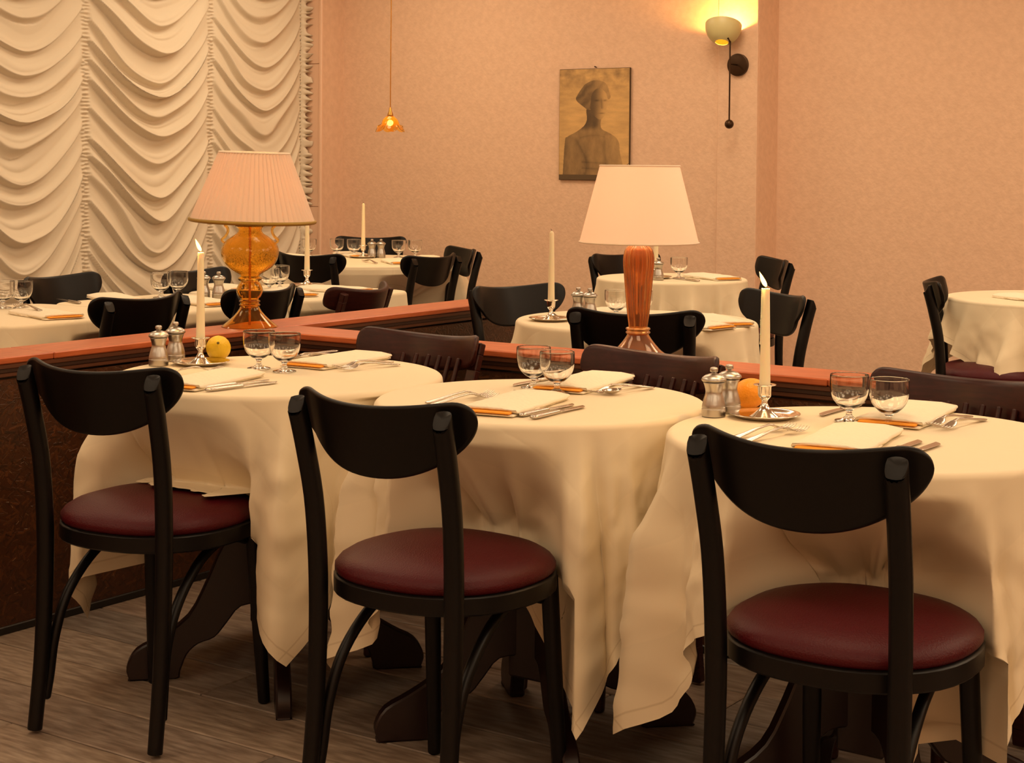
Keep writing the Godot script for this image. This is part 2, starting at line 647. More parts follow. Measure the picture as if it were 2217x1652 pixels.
func shell() -> void:
	# floor: dark slab with planks laid along x
	var fl := slab("floor", Vector3(-7.5, -0.2, -8.75), Vector3(RIGHT + 0.2, -0.02, NEAR + 0.2), M.floor_gap)
	var rng := RandomNumberGenerator.new()
	rng.seed = 9
	var meshes := []
	for len in [1.5, 2.2]:
		var s := Shape.new()
		s.box(Vector3(len - 0.004, 0.02, 0.1890), Vector3.ZERO, 0.0025)
		meshes.append(s.done())
	var z := -8.61
	var row := 0
	while z < NEAR:
		var x := -7.3 - rng.randf() * 1.4
		while x < RIGHT:
			var kind := 0 if rng.randf() < 0.35 else 1
			var len: float = [1.5, 2.2][kind]
			var c := x + len / 2
			if c - len / 2 > RIGHT:
				break
			var o := part(fl, "floor_plank", meshes[kind], M["plank_%d" % rng.randi_range(0, 5)])
			o.position = Vector3(c, -0.01, z) - fl.position
			x += len
		z += 0.1955
		row += 1
	slab("ceiling", Vector3(-7.5, CEIL, -8.75), Vector3(RIGHT + 0.2, CEIL + 0.15, NEAR + 0.2), M.ceiling_paint)
	var p: Material = M.pink_plaster
	# back wall with its shallow pilaster, then the recessed wall to the right
	slab("wall_back", Vector3(-7.35, -0.02, -8.7), Vector3(-4.02, CEIL, -8.2), p)
	slab("trim_1", Vector3(-4.262, 0, -8.21), Vector3(-4.021, CEIL, -8.188), p, 0.003)
	slab("wall_recess", Vector3(-4.03, -0.02, -8.75), Vector3(RIGHT + 0.2, CEIL, -8.442), p)
	# left wall with the window niche that holds the curtain
	slab("wall_left", Vector3(-7.35, -0.02, -8.3), Vector3(-6.96, CEIL, -7.996), p)
	slab("wall_niche", Vector3(-7.5, -0.02, -8.2), Vector3(-7.26, CEIL, -3.4), p)
	slab("wall_left", Vector3(-7.35, -0.02, -3.6), Vector3(-6.96, CEIL, NEAR + 0.2), p)
	# painted boards lining the jamb of the niche, a bead on the corner
	for k in 3:
		var y0: float = [0.0, 1.0, 1.905][k]
		var y1: float = [0.997, 1.902, CEIL][k]
		slab("trim_%d" % (k + 2), Vector3(-7.26, y0, -8.0), Vector3(-6.975, y1, -7.986), M.pink_gloss_paint, 0.002)
	slab("trim_5", Vector3(-6.975, 0, -7.998), Vector3(-6.95, CEIL, -7.976), M.pink_gloss_paint, 0.006)
	slab("wall_right", Vector3(RIGHT, -0.02, -8.7), Vector3(RIGHT + 0.2, CEIL, NEAR + 0.2), p)
	slab("wall_front", Vector3(-7.4, -0.02, NEAR), Vector3(RIGHT + 0.2, CEIL, NEAR + 0.2), p)


func dividers() -> void:
	# two low varnished strand-board partitions that meet in a T, each with a mahogany cap
	var d1 := thing("partition", "long low strand-board partition running back from the left, amber lamp on its cap", "partition", Vector3(-3.715, 0, -3.4))
	var d2 := thing("partition", "low strand-board partition behind the three front tables, ribbed lamp on its cap", "partition", Vector3(-1.5, 0, -3.935))
	for k in 2:
		var t: Node3D = [d1, d2][k]
		var along := Vector3(0, 0, 1) if k == 0 else Vector3(1, 0, 0)
		var across := Vector3(1, 0, 0) if k == 0 else Vector3(0, 0, 1)
		var lo: float = -2.12 if k == 0 else -2.12
		var hi: float = 2.6 if k == 0 else 2.3
		var mk := func(a0: float, a1: float, h0: float, h1: float, half: float, bev: float) -> Shape:
			var s := Shape.new()
			s.box(along * (a1 - a0) + across * (half * 2) + Vector3(0, h1 - h0, 0), along * (a0 + a1) / 2 + Vector3(0, (h0 + h1) / 2, 0), bev)
			return s
		part(t, "panel", mk.call(lo, hi, 0.02, 0.69, 0.077, 0.003), M.strand_board)
		part(t, "skirting", mk.call(lo, hi, 0.0, 0.022, 0.080, 0.003), M.skirting_black)
		var cuts: Array = [[lo - 0.01, 0.35], [0.352, hi + 0.01]] if k == 0 else [[lo + 0.01, -0.185], [-0.183, hi + 0.01]]
		for c in cuts:
			part(t, "cap_board", mk.call(c[0], c[1], 0.7335, 0.752, 0.095, 0.003), M["rail_mahogany_long" if k == 0 else "rail_mahogany_cross"])
		for j in 3:
			part(t, "edge_ply", mk.call(lo, hi, 0.7195 - j * 0.0115, 0.7325 - j * 0.0115, 0.091 - j * 0.004, 0.002), M["rail_edge_dark" if j % 2 == 1 else "rail_edge_light"])


func curtain() -> void:
	# an Austrian blind: swagged panels between gathered tapes, on the plane x = -7.08
	var t := thing("curtain", "cream ruched curtain of swagged panels filling the left window", "curtain", Vector3(-7.09, 0, -6.0))
	var gather := [-3.95, -4.55, -5.17, -5.61 - 0.0, -6.171, -7.126, -7.93]
	gather = [-4.26, -5.215, -6.171, -7.126, -7.935]
	var f := FastNoiseLite.new()
	f.seed = 4
	f.frequency = 1.0
	f.fractal_octaves = 2
	var rows := []
	var y := 2.9
	var us := []
	for g in gather.size() - 1:
		var cnt := 112
		for i in cnt:
			us.append([g, float(i) / cnt])
	us.append([gather.size() - 2, 1.0])
	while y > 0.12:
		var row := PackedVector3Array()
		for q in us:
			var g: int = q[0]
			var u: float = q[1]
			var z: float = lerpf(gather[g], gather[g + 1], u)
			var shape := 1.0 - pow(absf(2.0 * u - 1.0), 1.75)
			var w := absf(2.0 * u - 1.0)
			var low := smoothstep(1.6, 0.7, y)
			var sag := lerpf(0.30, 0.42, low) + 0.05 * f.get_noise_2d(g * 7.3, y * 1.3)
			# how far down its fold this point sits, in folds
			var c := (y + sag * shape)
			var s := c / 0.128 + g * 0.37 + 0.35 * f.get_noise_2d(g * 31.0, c * 4.0) + 0.38 * f.get_noise_3d(u * 1.3, c * 2.2, g * 9.0)
			var k := floorf(s)
			var ph := s - k                           # 0 at the fold's lower lip, 1 at the next fold above
			var r1 := fposmod(sin(k * 12.9898 + g * 78.233) * 43758.5, 1.0)
			var bulge := 0.0
			if ph < 0.18:
				bulge = smoothstep(0.0, 0.18, ph)
			else:
				bulge = pow(1.0 - (ph - 0.18) / 0.82, 1.5)
			var amp := (0.032 + 0.03 * r1) * (1.0 - pow(w, 6.0) * 0.75)
			var x := amp * bulge
			# finer secondary fold on some of the swags
			x += 0.010 * (1.0 - w) * maxf(0.0, sin(s * TAU * 2.0 + r1 * 6.0)) * (0.3 + r1)
			x += 0.05 * (1.0 - w * w)
			# the gathered tape: narrow, pulled in, finely ruched
			var tape := smoothstep(0.93, 0.972, w)
			var ru := 0.006 * sin(y * 290.0 + 3.0 * f.get_noise_2d(y * 9.0, g * 4.0 + (1.0 if u > 0.5 else 0.0))) + 0.004 * f.get_noise_2d(y * 30.0, u * 40.0)
			x = lerpf(x, 0.012 + ru, tape)
			row.append(Vector3(x, y, z + 6.0))
		rows.append(row)
		y -= 0.0045
	var s := Shape.new()
	s.grid(rows, false, true)
	part(t, "swagged_panels", s, M.curtain_silk)
	# frilled heading down the right edge
	var fr := []
	y = 2.9
	while y > 0.12:
		var row := PackedVector3Array()
		var a := 0.5 + 0.5 * f.get_noise_2d(y * 6.0, 50.0)
		for i in 9:
			var q := i / 8.0
			var wave := sin(y * 150.0 + 5.0 * f.get_noise_2d(y * 8.0, 3.0) + q * 1.2)
			row.append(Vector3(0.012 + (0.022 + 0.034 * q * wave) * sqrt(q) + 0.012 * sin(q * PI), y + 0.006 * q * cos(y * 170.0), -7.925 + 6.0 - q * (0.05 + 0.012 * a)))
		fr.append(row)
		y -= 0.004
	var s2 := Shape.new()
	s2.grid(fr, false)
	part(t, "frilled_edge", s2, M.curtain_silk)


# ------------------------------------------------------------------ furniture
func ring_outline(rx: float, rz: float, cnt := 40) -> Array:
	var out := []
	for i in cnt:
		var a := TAU * i / cnt
		var e := 2.3
		var ca := cos(a)
		var sa := sin(a)
		var k := pow(pow(absf(ca), e) + pow(absf(sa), e), -1.0 / e)
		out.append(Vector3(rx * k * ca, 0, rz * k * sa * (1.0)))
	return out


func seat_rows(prof: Array, rx: float, rz: float) -> Array:      # prof: [inset, height] pairs from below to the top
	var rows := []
	for p in prof:
		var row := PackedVector3Array()
		for q in ring_outline(maxf(rx - p.x, 0.0), maxf(rz - p.x, 0.0)):
			row.append(Vector3(q.x, p.y, q.z))
		rows.append(row)
	return rows


func backrest_shape(T: float, U: float, deep: float, lean: float, z_at: float, curve: float, thick: float, square := false) -> Shape:
	var s := Shape.new()
	var rows := []
	var cnt := 44
	for j in cnt + 1:
		var e := -cos(PI * j / cnt)
		var u := U * e
		var w := absf(e)
		var yt := T - 0.038 * (1.0 - sqrt(maxf(0.0, 1.0 - pow(w, 12.0))))
		var yb := T - 0.038 - (deep - 0.038) * pow(maxf(0.0, 1.0 - pow(w, 2.4)), 0.62)
		if square:
			yt = T - 0.05 * (1.0 - sqrt(maxf(0.0, 1.0 - pow(w, 26.0)))) - 0.004 * w * w
			yb = T - deep + (deep - 0.05) * (1.0 - sqrt(maxf(0.0, 1.0 - pow(w, 26.0)))) + 0.006 * w * w
		var bow := minf(absf(u), 0.177) / 0.18                # bent in an arc, the ends beyond the posts nearly straight
		bow = bow * bow + (0.0 if square else 1.9 * 0.35) * maxf(0.0, absf(u) - 0.177) / 0.18 * 1.0
		if square:
			bow = pow(u / 0.18, 2.0)
		var row := PackedVector3Array()
		var th := thick * (1.0 if w < 0.9 else sqrt(maxf(0.02, 1.0 - pow((w - 0.9) / 0.1, 2.0))))
		var mid := (yt + yb) / 2
		var half := maxf((yt - yb) / 2, 0.0005)
		var bev := minf(th * 0.5, half)
		var sec := []
		for q in [[half - bev, th / 2], [half - bev * 0.3, th * 0.36], [half, 0.0], [half - bev * 0.3, -th * 0.36], [half - bev, -th / 2], [0.0, -th / 2], [bev - half, -th / 2], [bev * 0.3 - half, -th * 0.36], [-half, 0.0], [bev * 0.3 - half, th * 0.36], [bev - half, th / 2], [0.0, th / 2]]:
			sec.append(q)
		for q in sec:
			var y: float = mid + q[0]
			row.append(Vector3(u, y - lean * curve * (1.0 - bow), z_at + lean * (y - T) + curve * (1.0 - bow) + q[1]))
		rows.append(row)
	s.grid(rows, true)
	return s


func leg_with_cut(s: Shape, pts: Array, radii: Array) -> void:      # round post whose top is sawn off slanting towards the back
	var rows := []
	var cnt := pts.size()
	for j in cnt:
		var t: Vector3 = (pts[mini(j + 1, cnt - 1)] - pts[maxi(j - 1, 0)]).normalized()
		var side := t.cross(Vector3(0, 0, 1)).normalized()
		var back := side.cross(t).normalized()
		var r: float = radii[j]
		var ring := func(q: float, slant: float, up: float) -> PackedVector3Array:
			var row := PackedVector3Array()
			for i in 16:
				var a := TAU * i / 16
				row.append(pts[j] + t * (up - slant * r * q * maxf(sin(a), -0.4)) + side * (cos(a) * r * q) + back * (sin(a) * r * q))
			return row
		if j == 0:
			rows.append(ring.call(0.0, 0.0, 0.0))
			rows.append(ring.call(0.9, 0.0, 0.0))
			rows.append(ring.call(1.0, 0.0, 0.002))
		elif j == cnt - 1:
			rows.append(ring.call(1.0, 1.15, -0.002))
			rows.append(ring.call(0.96, 1.15, 0.001))
			rows.append(ring.call(0.93, 1.15, 0.0015))
			rows.append(ring.call(0.93, 1.15, 0.0015))
			rows.append(ring.call(0.0, 1.15, 0.002))
		else:
			rows.append(ring.call(1.0, 0.0, 0.0))
	s.grid(rows, true)


func make_chair(label: String) -> Node3D:          # black bentwood chair, faces -z, origin on the floor under the seat
	var t := thing("dining_chair", label, "chair", Vector3.ZERO, 0.0, "black bentwood dining chairs")
	var s := Shape.new()
	s.grid(seat_rows(pr([0.02, 0.460, 0.004, 0.461, -0.003, 0.470, -0.003, 0.480, 0.006, 0.492, 0.024, 0.503, 0.055, 0.512, 0.10, 0.518, 0.16, 0.521, 0.212, 0.5218]), 0.212, 0.208), true)
	part(t, "seat_cushion", s, M.burgundy_leather)
	s = Shape.new()
	s.grid(seat_rows(pr([0.03, 0.425, 0.004, 0.425, 0.0, 0.429, 0.0, 0.429, 0.0, 0.459, 0.0, 0.459, 0.004, 0.464, 0.02, 0.464]), 0.217, 0.213), true)
	part(t, "seat_ring", s, M.black_beech)
	for k in [-1.0, 1.0]:
		s = Shape.new()
		var pts := soft([Vector3(k * 0.168, 0.008, 0.228), Vector3(k * 0.166, 0.2, 0.205), Vector3(k * 0.166, 0.42, 0.196), Vector3(k * 0.169, 0.6, 0.205), Vector3(k * 0.173, 0.72, 0.228), Vector3(k * 0.177, 0.812, 0.252)], 5)
		var rad := []
		for i in pts.size():
			rad.append(lerpf(0.0165, 0.0195, smoothstep(0.0, 0.45, float(i) / pts.size())))
		leg_with_cut(s, pts, rad)
		part(t, "rear_leg", s, M.black_beech)
	for k in [-1.0, 1.0]:
		s = Shape.new()
		s.tube([Vector3(k * 0.163, 0.006, -0.183), Vector3(k * 0.155, 0.25, -0.165), Vector3(k * 0.15, 0.44, -0.152)], [0.0145, 0.0175, 0.0185], 14, 1.0, Vector3(0, 0, 1))
		part(t, "front_leg", s, M.black_beech)
	for k in [-1.0, 1.0]:
		s = Shape.new()
		var arc := soft([Vector3(k * 0.163, 0.075, 0.198), Vector3(k * 0.160, 0.12, 0.190), Vector3(k * 0.156, 0.21, 0.176), Vector3(k * 0.153, 0.295, 0.140), Vector3(k * 0.148, 0.362, 0.075), Vector3(k * 0.142, 0.402, 0.0), Vector3(k * 0.138, 0.413, -0.08), Vector3(k * 0.136, 0.395, -0.142)], 5)
		var rad := []
		for i in arc.size():
			rad.append(0.0115)
		s.tube(arc, rad, 10)
		part(t, "arched_brace", s, M.black_beech)
	part(t, "backrest", backrest_shape(0.843, 0.217, 0.144, 0.26, 0.213, 0.060, 0.015), M.black_beech)
	return t


func make_brown_chair(label: String) -> Node3D:    # brown slat-back chair
	var t := thing("slat_back_chair", label, "chair", Vector3.ZERO, 0.0, "brown slat-back chairs")
	var s := Shape.new()
	s.grid(seat_rows(pr([0.2, 0.425, 0.004, 0.425, 0.0, 0.43, 0.0, 0.43, 0.0, 0.45, 0.0, 0.45, 0.006, 0.457, 0.04, 0.455, 0.12, 0.449, 0.19, 0.447]), 0.19, 0.165), true)
	var seat_part := part(t, "seat", s, M.brown_beech)
	seat_part.position.z = 0.045
	for k in [-1.0, 1.0]:
		s = Shape.new()
		var pts := soft([Vector3(k * 0.165, 0.008, 0.225), Vector3(k * 0.163, 0.22, 0.205), Vector3(k * 0.163, 0.45, 0.205), Vector3(k * 0.17, 0.62, 0.235), Vector3(k * 0.176, 0.785, 0.285)], 4)
		for i in pts.size() - 1:
			var mid: Vector3 = (pts[i] + pts[i + 1]) / 2
			var dir: Vector3 = (pts[i + 1] - pts[i])
			s.box(Vector3(0.032, dir.length() + 0.003, 0.024), mid, 0.003, Basis(Quaternion(Vector3.UP, dir.normalized())))
		part(t, "rear_leg", s, M.brown_beech)
		s = Shape.new()
		s.tube([Vector3(k * 0.122, 0.006, -0.105), Vector3(k * 0.115, 0.44, -0.075)], [0.014, 0.018], 12, 1.0, Vector3(0, 0, 1))
		part(t, "front_leg", s, M.brown_beech)
		for y in [0.715, 0.76]:
			s = Shape.new()
			s.lathe(pr([0.0085, 0.0, 0.0085, 0.004, 0.005, 0.008, 0.0, 0.0085]), 10, Transform3D(Basis(Vector3.RIGHT, PI / 2), Vector3(k * 0.174, y, 0.264 + (y - 0.715) * 0.3)))
			part(t, "bolt_head", s, M.brown_beech)
	for i in 7:
		s = Shape.new()
		var x := lerpf(-0.125, 0.125, i / 6.0)
		var zz := 0.045 * (1.0 - pow(x / 0.18, 2.0))
		s.tube([Vector3(x * 0.85, 0.44, 0.165 + zz * 0.3), Vector3(x * 0.95, 0.58, 0.185 + zz * 0.6), Vector3(x, 0.74, 0.235 + zz)], [0.007, 0.008, 0.007], 8, 1.0, Vector3(0, 0, 1))
		part(t, "back_spindle", s, M.brown_beech)
	part(t, "top_rail", backrest_shape(0.814, 0.214, 0.096, 0.28, 0.262, 0.072, 0.028, true), M.brown_beech)
	return t


func scroll_foot(s: Shape, turn: float) -> void:
	var o := PackedVector2Array()
	for p in soft(pr([0.03, 0.42, 0.075, 0.40, 0.135, 0.33, 0.175, 0.24, 0.22, 0.155, 0.29, 0.105, 0.345, 0.075, 0.368, 0.035, 0.362, 0.006, 0.355, 0.0, 0.25, 0.0, 0.238, 0.02, 0.222, 0.06, 0.195, 0.085, 0.155, 0.10, 0.125, 0.135, 0.09, 0.175, 0.03, 0.18]), 3):
		o.append(p)
	s.prism(o, 0.036, Transform3D(Basis(Vector3.UP, turn), Vector3.ZERO), 0.004)


func make_table(at: Vector3, r: float, label: String, square := false, plinth := true) -> Node3D:
	var t := thing("pedestal_table", label, "table", at, 0.0, "pedestal tables under white cloths")
	var s := Shape.new()
	if square:
		s.box(Vector3(r * 2, 0.03, r * 2), Vector3(0, 0.725, 0), 0.006)
	else:
		s.lathe(pr([0.0, 0.71, r - 0.004, 0.71, r, 0.714, r, 0.714, r, 0.736, r, 0.736, r - 0.004, 0.74, 0.0, 0.74]), 48)
	part(t, "table_top", s, M.dark_table_wood)
	s = Shape.new()
	s.box(Vector3(0.07 if plinth else 0.10, 0.58, 0.07 if plinth else 0.10), Vector3(0, 0.42, 0), 0.006)
	part(t, "column", s, M.dark_table_wood)
	s = Shape.new()
	s.box(Vector3(0.24, 0.02, 0.06), Vector3(0, 0.699, 0), 0.004)
	s.box(Vector3(0.06, 0.02, 0.24), Vector3(0, 0.699, 0), 0.004)
	part(t, "top_bracket", s, M.dark_table_wood)
	if plinth:
		s = Shape.new()
		s.lathe(pr([0.0, 0.0, 0.11, 0.0, 0.11, 0.0, 0.11, 0.012, 0.095, 0.022, 0.05, 0.032, 0.045, 0.14, 0.0, 0.14]), 36)
		part(t, "base", s, M.dark_table_wood)
		return t
	for k in 4:
		s = Shape.new()
		scroll_foot(s, PI / 4 + k * PI / 2)
		part(t, "scroll_foot", s, M.dark_table_wood)
	return t


# the cloth: a square with half side «a», over a top of radius r (or a rounded square), folding down in pleats
func drape(c: Vector3, r: float, a: float, seed_: int, opt := {}) -> Shape:
	var f := FastNoiseLite.new()
	f.seed = seed_
	f.frequency = 1.0
	f.fractal_octaves = 2
	var na := 320
	var nd := 46
	var seats: Array = opt.get("seats", [])
	var turn: float = opt.get("turn", 0.0)
	var square: bool = opt.get("square", false)
	var feet: bool = opt.get("feet", false)
	var shift: Vector2 = opt.get("shift", Vector2.ZERO)
	var tuck: float = opt.get("tuck", 0.0)
	var flare: float = opt.get("flare", 0.08)
	var amp0: float = opt.get("fold", 0.34)
	var x_lo: float = opt.get("x_lo", -99.0)
	var x_hi: float = opt.get("x_hi", 99.0)
	var z_lo: float = opt.get("z_lo", -99.0)
	var z_hi: float = opt.get("z_hi", 99.0)
	var rows := []
	var uvs := []
	var rad := PackedFloat32Array()
	var ext := PackedFloat32Array()
	var fold := PackedFloat32Array()
	var slide := PackedFloat32Array()
	for i in na:
		var th := TAU * i / na
		var rr := r
		if square:
			rr = r * pow(pow(absf(cos(th)), 7.0) + pow(absf(sin(th)), 7.0), -1.0 / 7.0)
		rad.append(rr)
		var tl := th - turn
		var e := a / maxf(absf(cos(tl)), absf(sin(tl)))
		ext.append(maxf(e + shift.dot(Vector2(cos(th), sin(th))), rr + 0.06))
		var nx := cos(th) * 1.6
		var ny := sin(th) * 1.6
		var p1 := 1.5 * f.get_noise_2d(nx, ny)
		var p2 := 3.2 * f.get_noise_2d(nx * 1.4 + 20.0, ny * 1.4)
		var w1 := cos(8.0 * (tl - PI / 4) + p1)
		var w2 := cos(16.0 * (tl - PI / 4) + p2)
		var w3 := cos(5.0 * tl + p2)
		var near_corner := smoothstep(0.75, 1.0, absf(sin(2.0 * tl)))
		w2 = lerpf(w2, 1.0 - 2.0 * pow(absf(sin(8.0 * (tl - PI / 4) + p2 / 2)), 0.9), 0.6)
		var w := (0.34 * w1 + 0.62 * w2) * lerpf(0.55, 1.0, near_corner) + 0.22 * w3
		fold.append(w)
		slide.append(0.05 * sin(16.0 * (tl - PI / 4) + p2 + 0.8) + 0.05 * sin(8.0 * (tl - PI / 4) + p1))
	# rings on the flat top
	var lift := 0.0
	for q in [0.0, 0.3, 0.6, 0.85, 0.95]:
		var row := PackedVector3Array()
		var uvr := []
		for i in na + 1:
			var k := i % na
			var th := TAU * k / na
			var rho: float = (rad[k] - 0.014) * q
			var p := Vector3(rho * cos(th), 0, rho * sin(th))
			if i < na:
				row.append(Vector3(p.x, TOP + 0.0012 * f.get_noise_2d(p.x * 7.0, p.z * 7.0) * smoothstep(0.0, 0.3, q), p.z))
			uvr.append(cloth_uv(rho, th - turn, a))
		rows.append(row)
		uvs.append(uvr)
	for j in 7:
		var b := (j / 6.0) * PI / 2
		var row := PackedVector3Array()
		var uvr := []
		for i in na + 1:
			var k := i % na
			var th := TAU * k / na
			var edge := rad[k] + 0.002
			var rho := edge - 0.014 + 0.014 * sin(b)
			if i < na:
				row.append(Vector3(rho * cos(th), TOP - 0.014 + 0.014 * cos(b), rho * sin(th)))
			uvr.append(cloth_uv(edge - 0.014 + 0.022 * j / 6.0, th - turn, a))
		rows.append(row)
		uvs.append(uvr)
	# the fall, step by step: straight down along its fold until it meets a seat, then outwards over the cushion
	var rho_at := PackedFloat32Array()
	var y_at := PackedFloat32Array()
	var out_at := PackedFloat32Array()
	var d_at := PackedFloat32Array()
	for k in na:
		rho_at.append(rad[k] + 0.002)
		y_at.append(TOP - 0.014)
		out_at.append(0.0)
		d_at.append(0.0)
	for j in range(1, nd + 1):
		var tt := pow(float(j) / nd, 1.15)
		var row := PackedVector3Array()
		var uvr := []
		for i in na + 1:
			var k := i % na
			var th := TAU * k / na
			var len := ext[k] - rad[k] - 0.008
			var d := len * tt
			uvr.append(cloth_uv(rad[k] + 0.008 + d, th - turn, a))
			if i == na:
				break
			var grow := smoothstep(0.0, 0.20, d)
			var amp := minf(amp0 * d, 0.058) * (0.5 + 0.5 * grow)
			var out := flare * d * (1.0 - 0.35 * d) + amp * (fold[k] + 0.12) + (0.012 * f.get_noise_3d(cos(th) * 4.0, sin(th) * 4.0, d * 7.0) + 0.006 * f.get_noise_3d(cos(th) * 10.0, sin(th) * 10.0, d * 13.0)) * grow
			out = maxf(out, -0.015)
			var step := d - d_at[k]
			var a2 := th + slide[k] * smoothstep(0.02, 0.35, d)
			var rho := rho_at[k] + out - out_at[k]
			var y := y_at[k] - step * 0.975
			for st in seats:
				# a chair pushed in presses the fall back towards the column
				var away := Vector2(st.x - c.x, st.z - c.z)
				var turned := absf(angle_difference(a2, away.angle()))
				var side_of := 1.0 - smoothstep(0.26, 0.58, turned)
				var inward := tuck if tuck > 0.0 and st.z > c.z else maxf(0.11, away.length() - 0.235)
				if side_of > 0.0 and inward < rad[k]:
					var most := lerpf(rad[k] + 0.004, inward, clampf((TOP - 0.045 - y) / (TOP - 0.045 - st.y), 0.0, 1.1))
					rho = lerpf(rho, minf(rho, maxf(most + 0.7 * amp * fold[k], inward * 0.92)), side_of)
				var q := Vector2(rho * cos(a2) + c.x - st.x, rho * sin(a2) + c.z - st.z).length()
				var top: float = st.y + 0.009 - 0.034 * pow(q / 0.21, 3.4)
				if q < 0.222 and y < top and y > st.y - 0.06 and turned < 0.50:
					var used := maxf(0.0, y_at[k] - top)
					var lies := 1.0 - smoothstep(0.30, 0.50, turned)
					rho = lerpf(rho, rho_at[k] + maxf(0.0, step - used) * 0.9, lies)
					y = lerpf(y, top, lies) + 0.003 * absf(f.get_noise_2d(rho * 30.0, th * 20.0))
			rho_at[k] = rho
			y_at[k] = y
			out_at[k] = out
			d_at[k] = d
			var p := Vector3(rho * cos(a2), maxf(y, 0.03), rho * sin(a2))
			# beside a seat the fall is pushed out round the cushion's edge
			for st in seats:
				var off := Vector2(p.x + c.x - st.x, p.z + c.z - st.z)
				var turned2 := absf(angle_difference(a2, Vector2(st.x - c.x, st.z - c.z).angle()))
				var keep := 0.234 if p.y > st.y - 0.09 else 0.262
				if off.length() < keep and turned2 > 0.26:
					var push := smoothstep(0.26, 0.42, turned2) * smoothstep(st.y + 0.12, st.y, p.y)
					var out2 := off.normalized() * lerpf(off.length(), keep, push)
					p.x = st.x + out2.x - c.x
					p.z = st.z + out2.y - c.z
			if feet:
				var clear := 0.0
				for q in [[0.55, 0.085], [0.425, 0.115], [0.34, 0.165], [0.25, 0.21], [0.16, 0.26], [0.115, 0.32], [0.085, 0.385]]:
					if p.y < q[0]:
						clear = q[1]
				var flat := Vector2(p.x, p.z)
				if flat.length() < clear:
					flat = flat.normalized() * clear
					p.x = flat.x
					p.z = flat.y
			p.x = soft_clamp(p.x + c.x, x_lo, x_hi) - c.x
			p.z = soft_clamp(p.z + c.z, z_lo, z_hi) - c.z
			row.append(p)
		rows.append(row)
		uvs.append(uvr)
	var s := Shape.new()
	s.grid(rows, true, true, uvs)
	return s


func soft_clamp(x: float, lo: float, hi: float) -> float:
	if x > hi - 0.02:
		return hi - 0.02 * exp(-(x - hi + 0.02) / 0.02)
	if x < lo + 0.02:
		return lo + 0.02 * exp((x - lo - 0.02) / 0.02)
	return x


func cloth_uv(rho: float, th: float, a: float) -> Vector2:
	return Vector2(0.5 + rho * cos(th) / (2 * a), 0.5 + rho * sin(th) / (2 * a))


const FRONT := [Vector3(-2.82, 0, -3.08), Vector3(-2.05, 0, -3.10), Vector3(-1.256, 0, -3.09)]
const ROW := [Vector3(-4.60, 0, -3.74), Vector3(-4.56, 0, -4.40), Vector3(-4.56, 0, -5.10)]
const BIG := Vector3(-5.79, 0, -6.96)
const NEARR := Vector3(-2.85, 0, -4.90)
const FARR := Vector3(-3.80, 0, -6.86)
const EDGE := Vector3(-2.0, 0, -6.83)


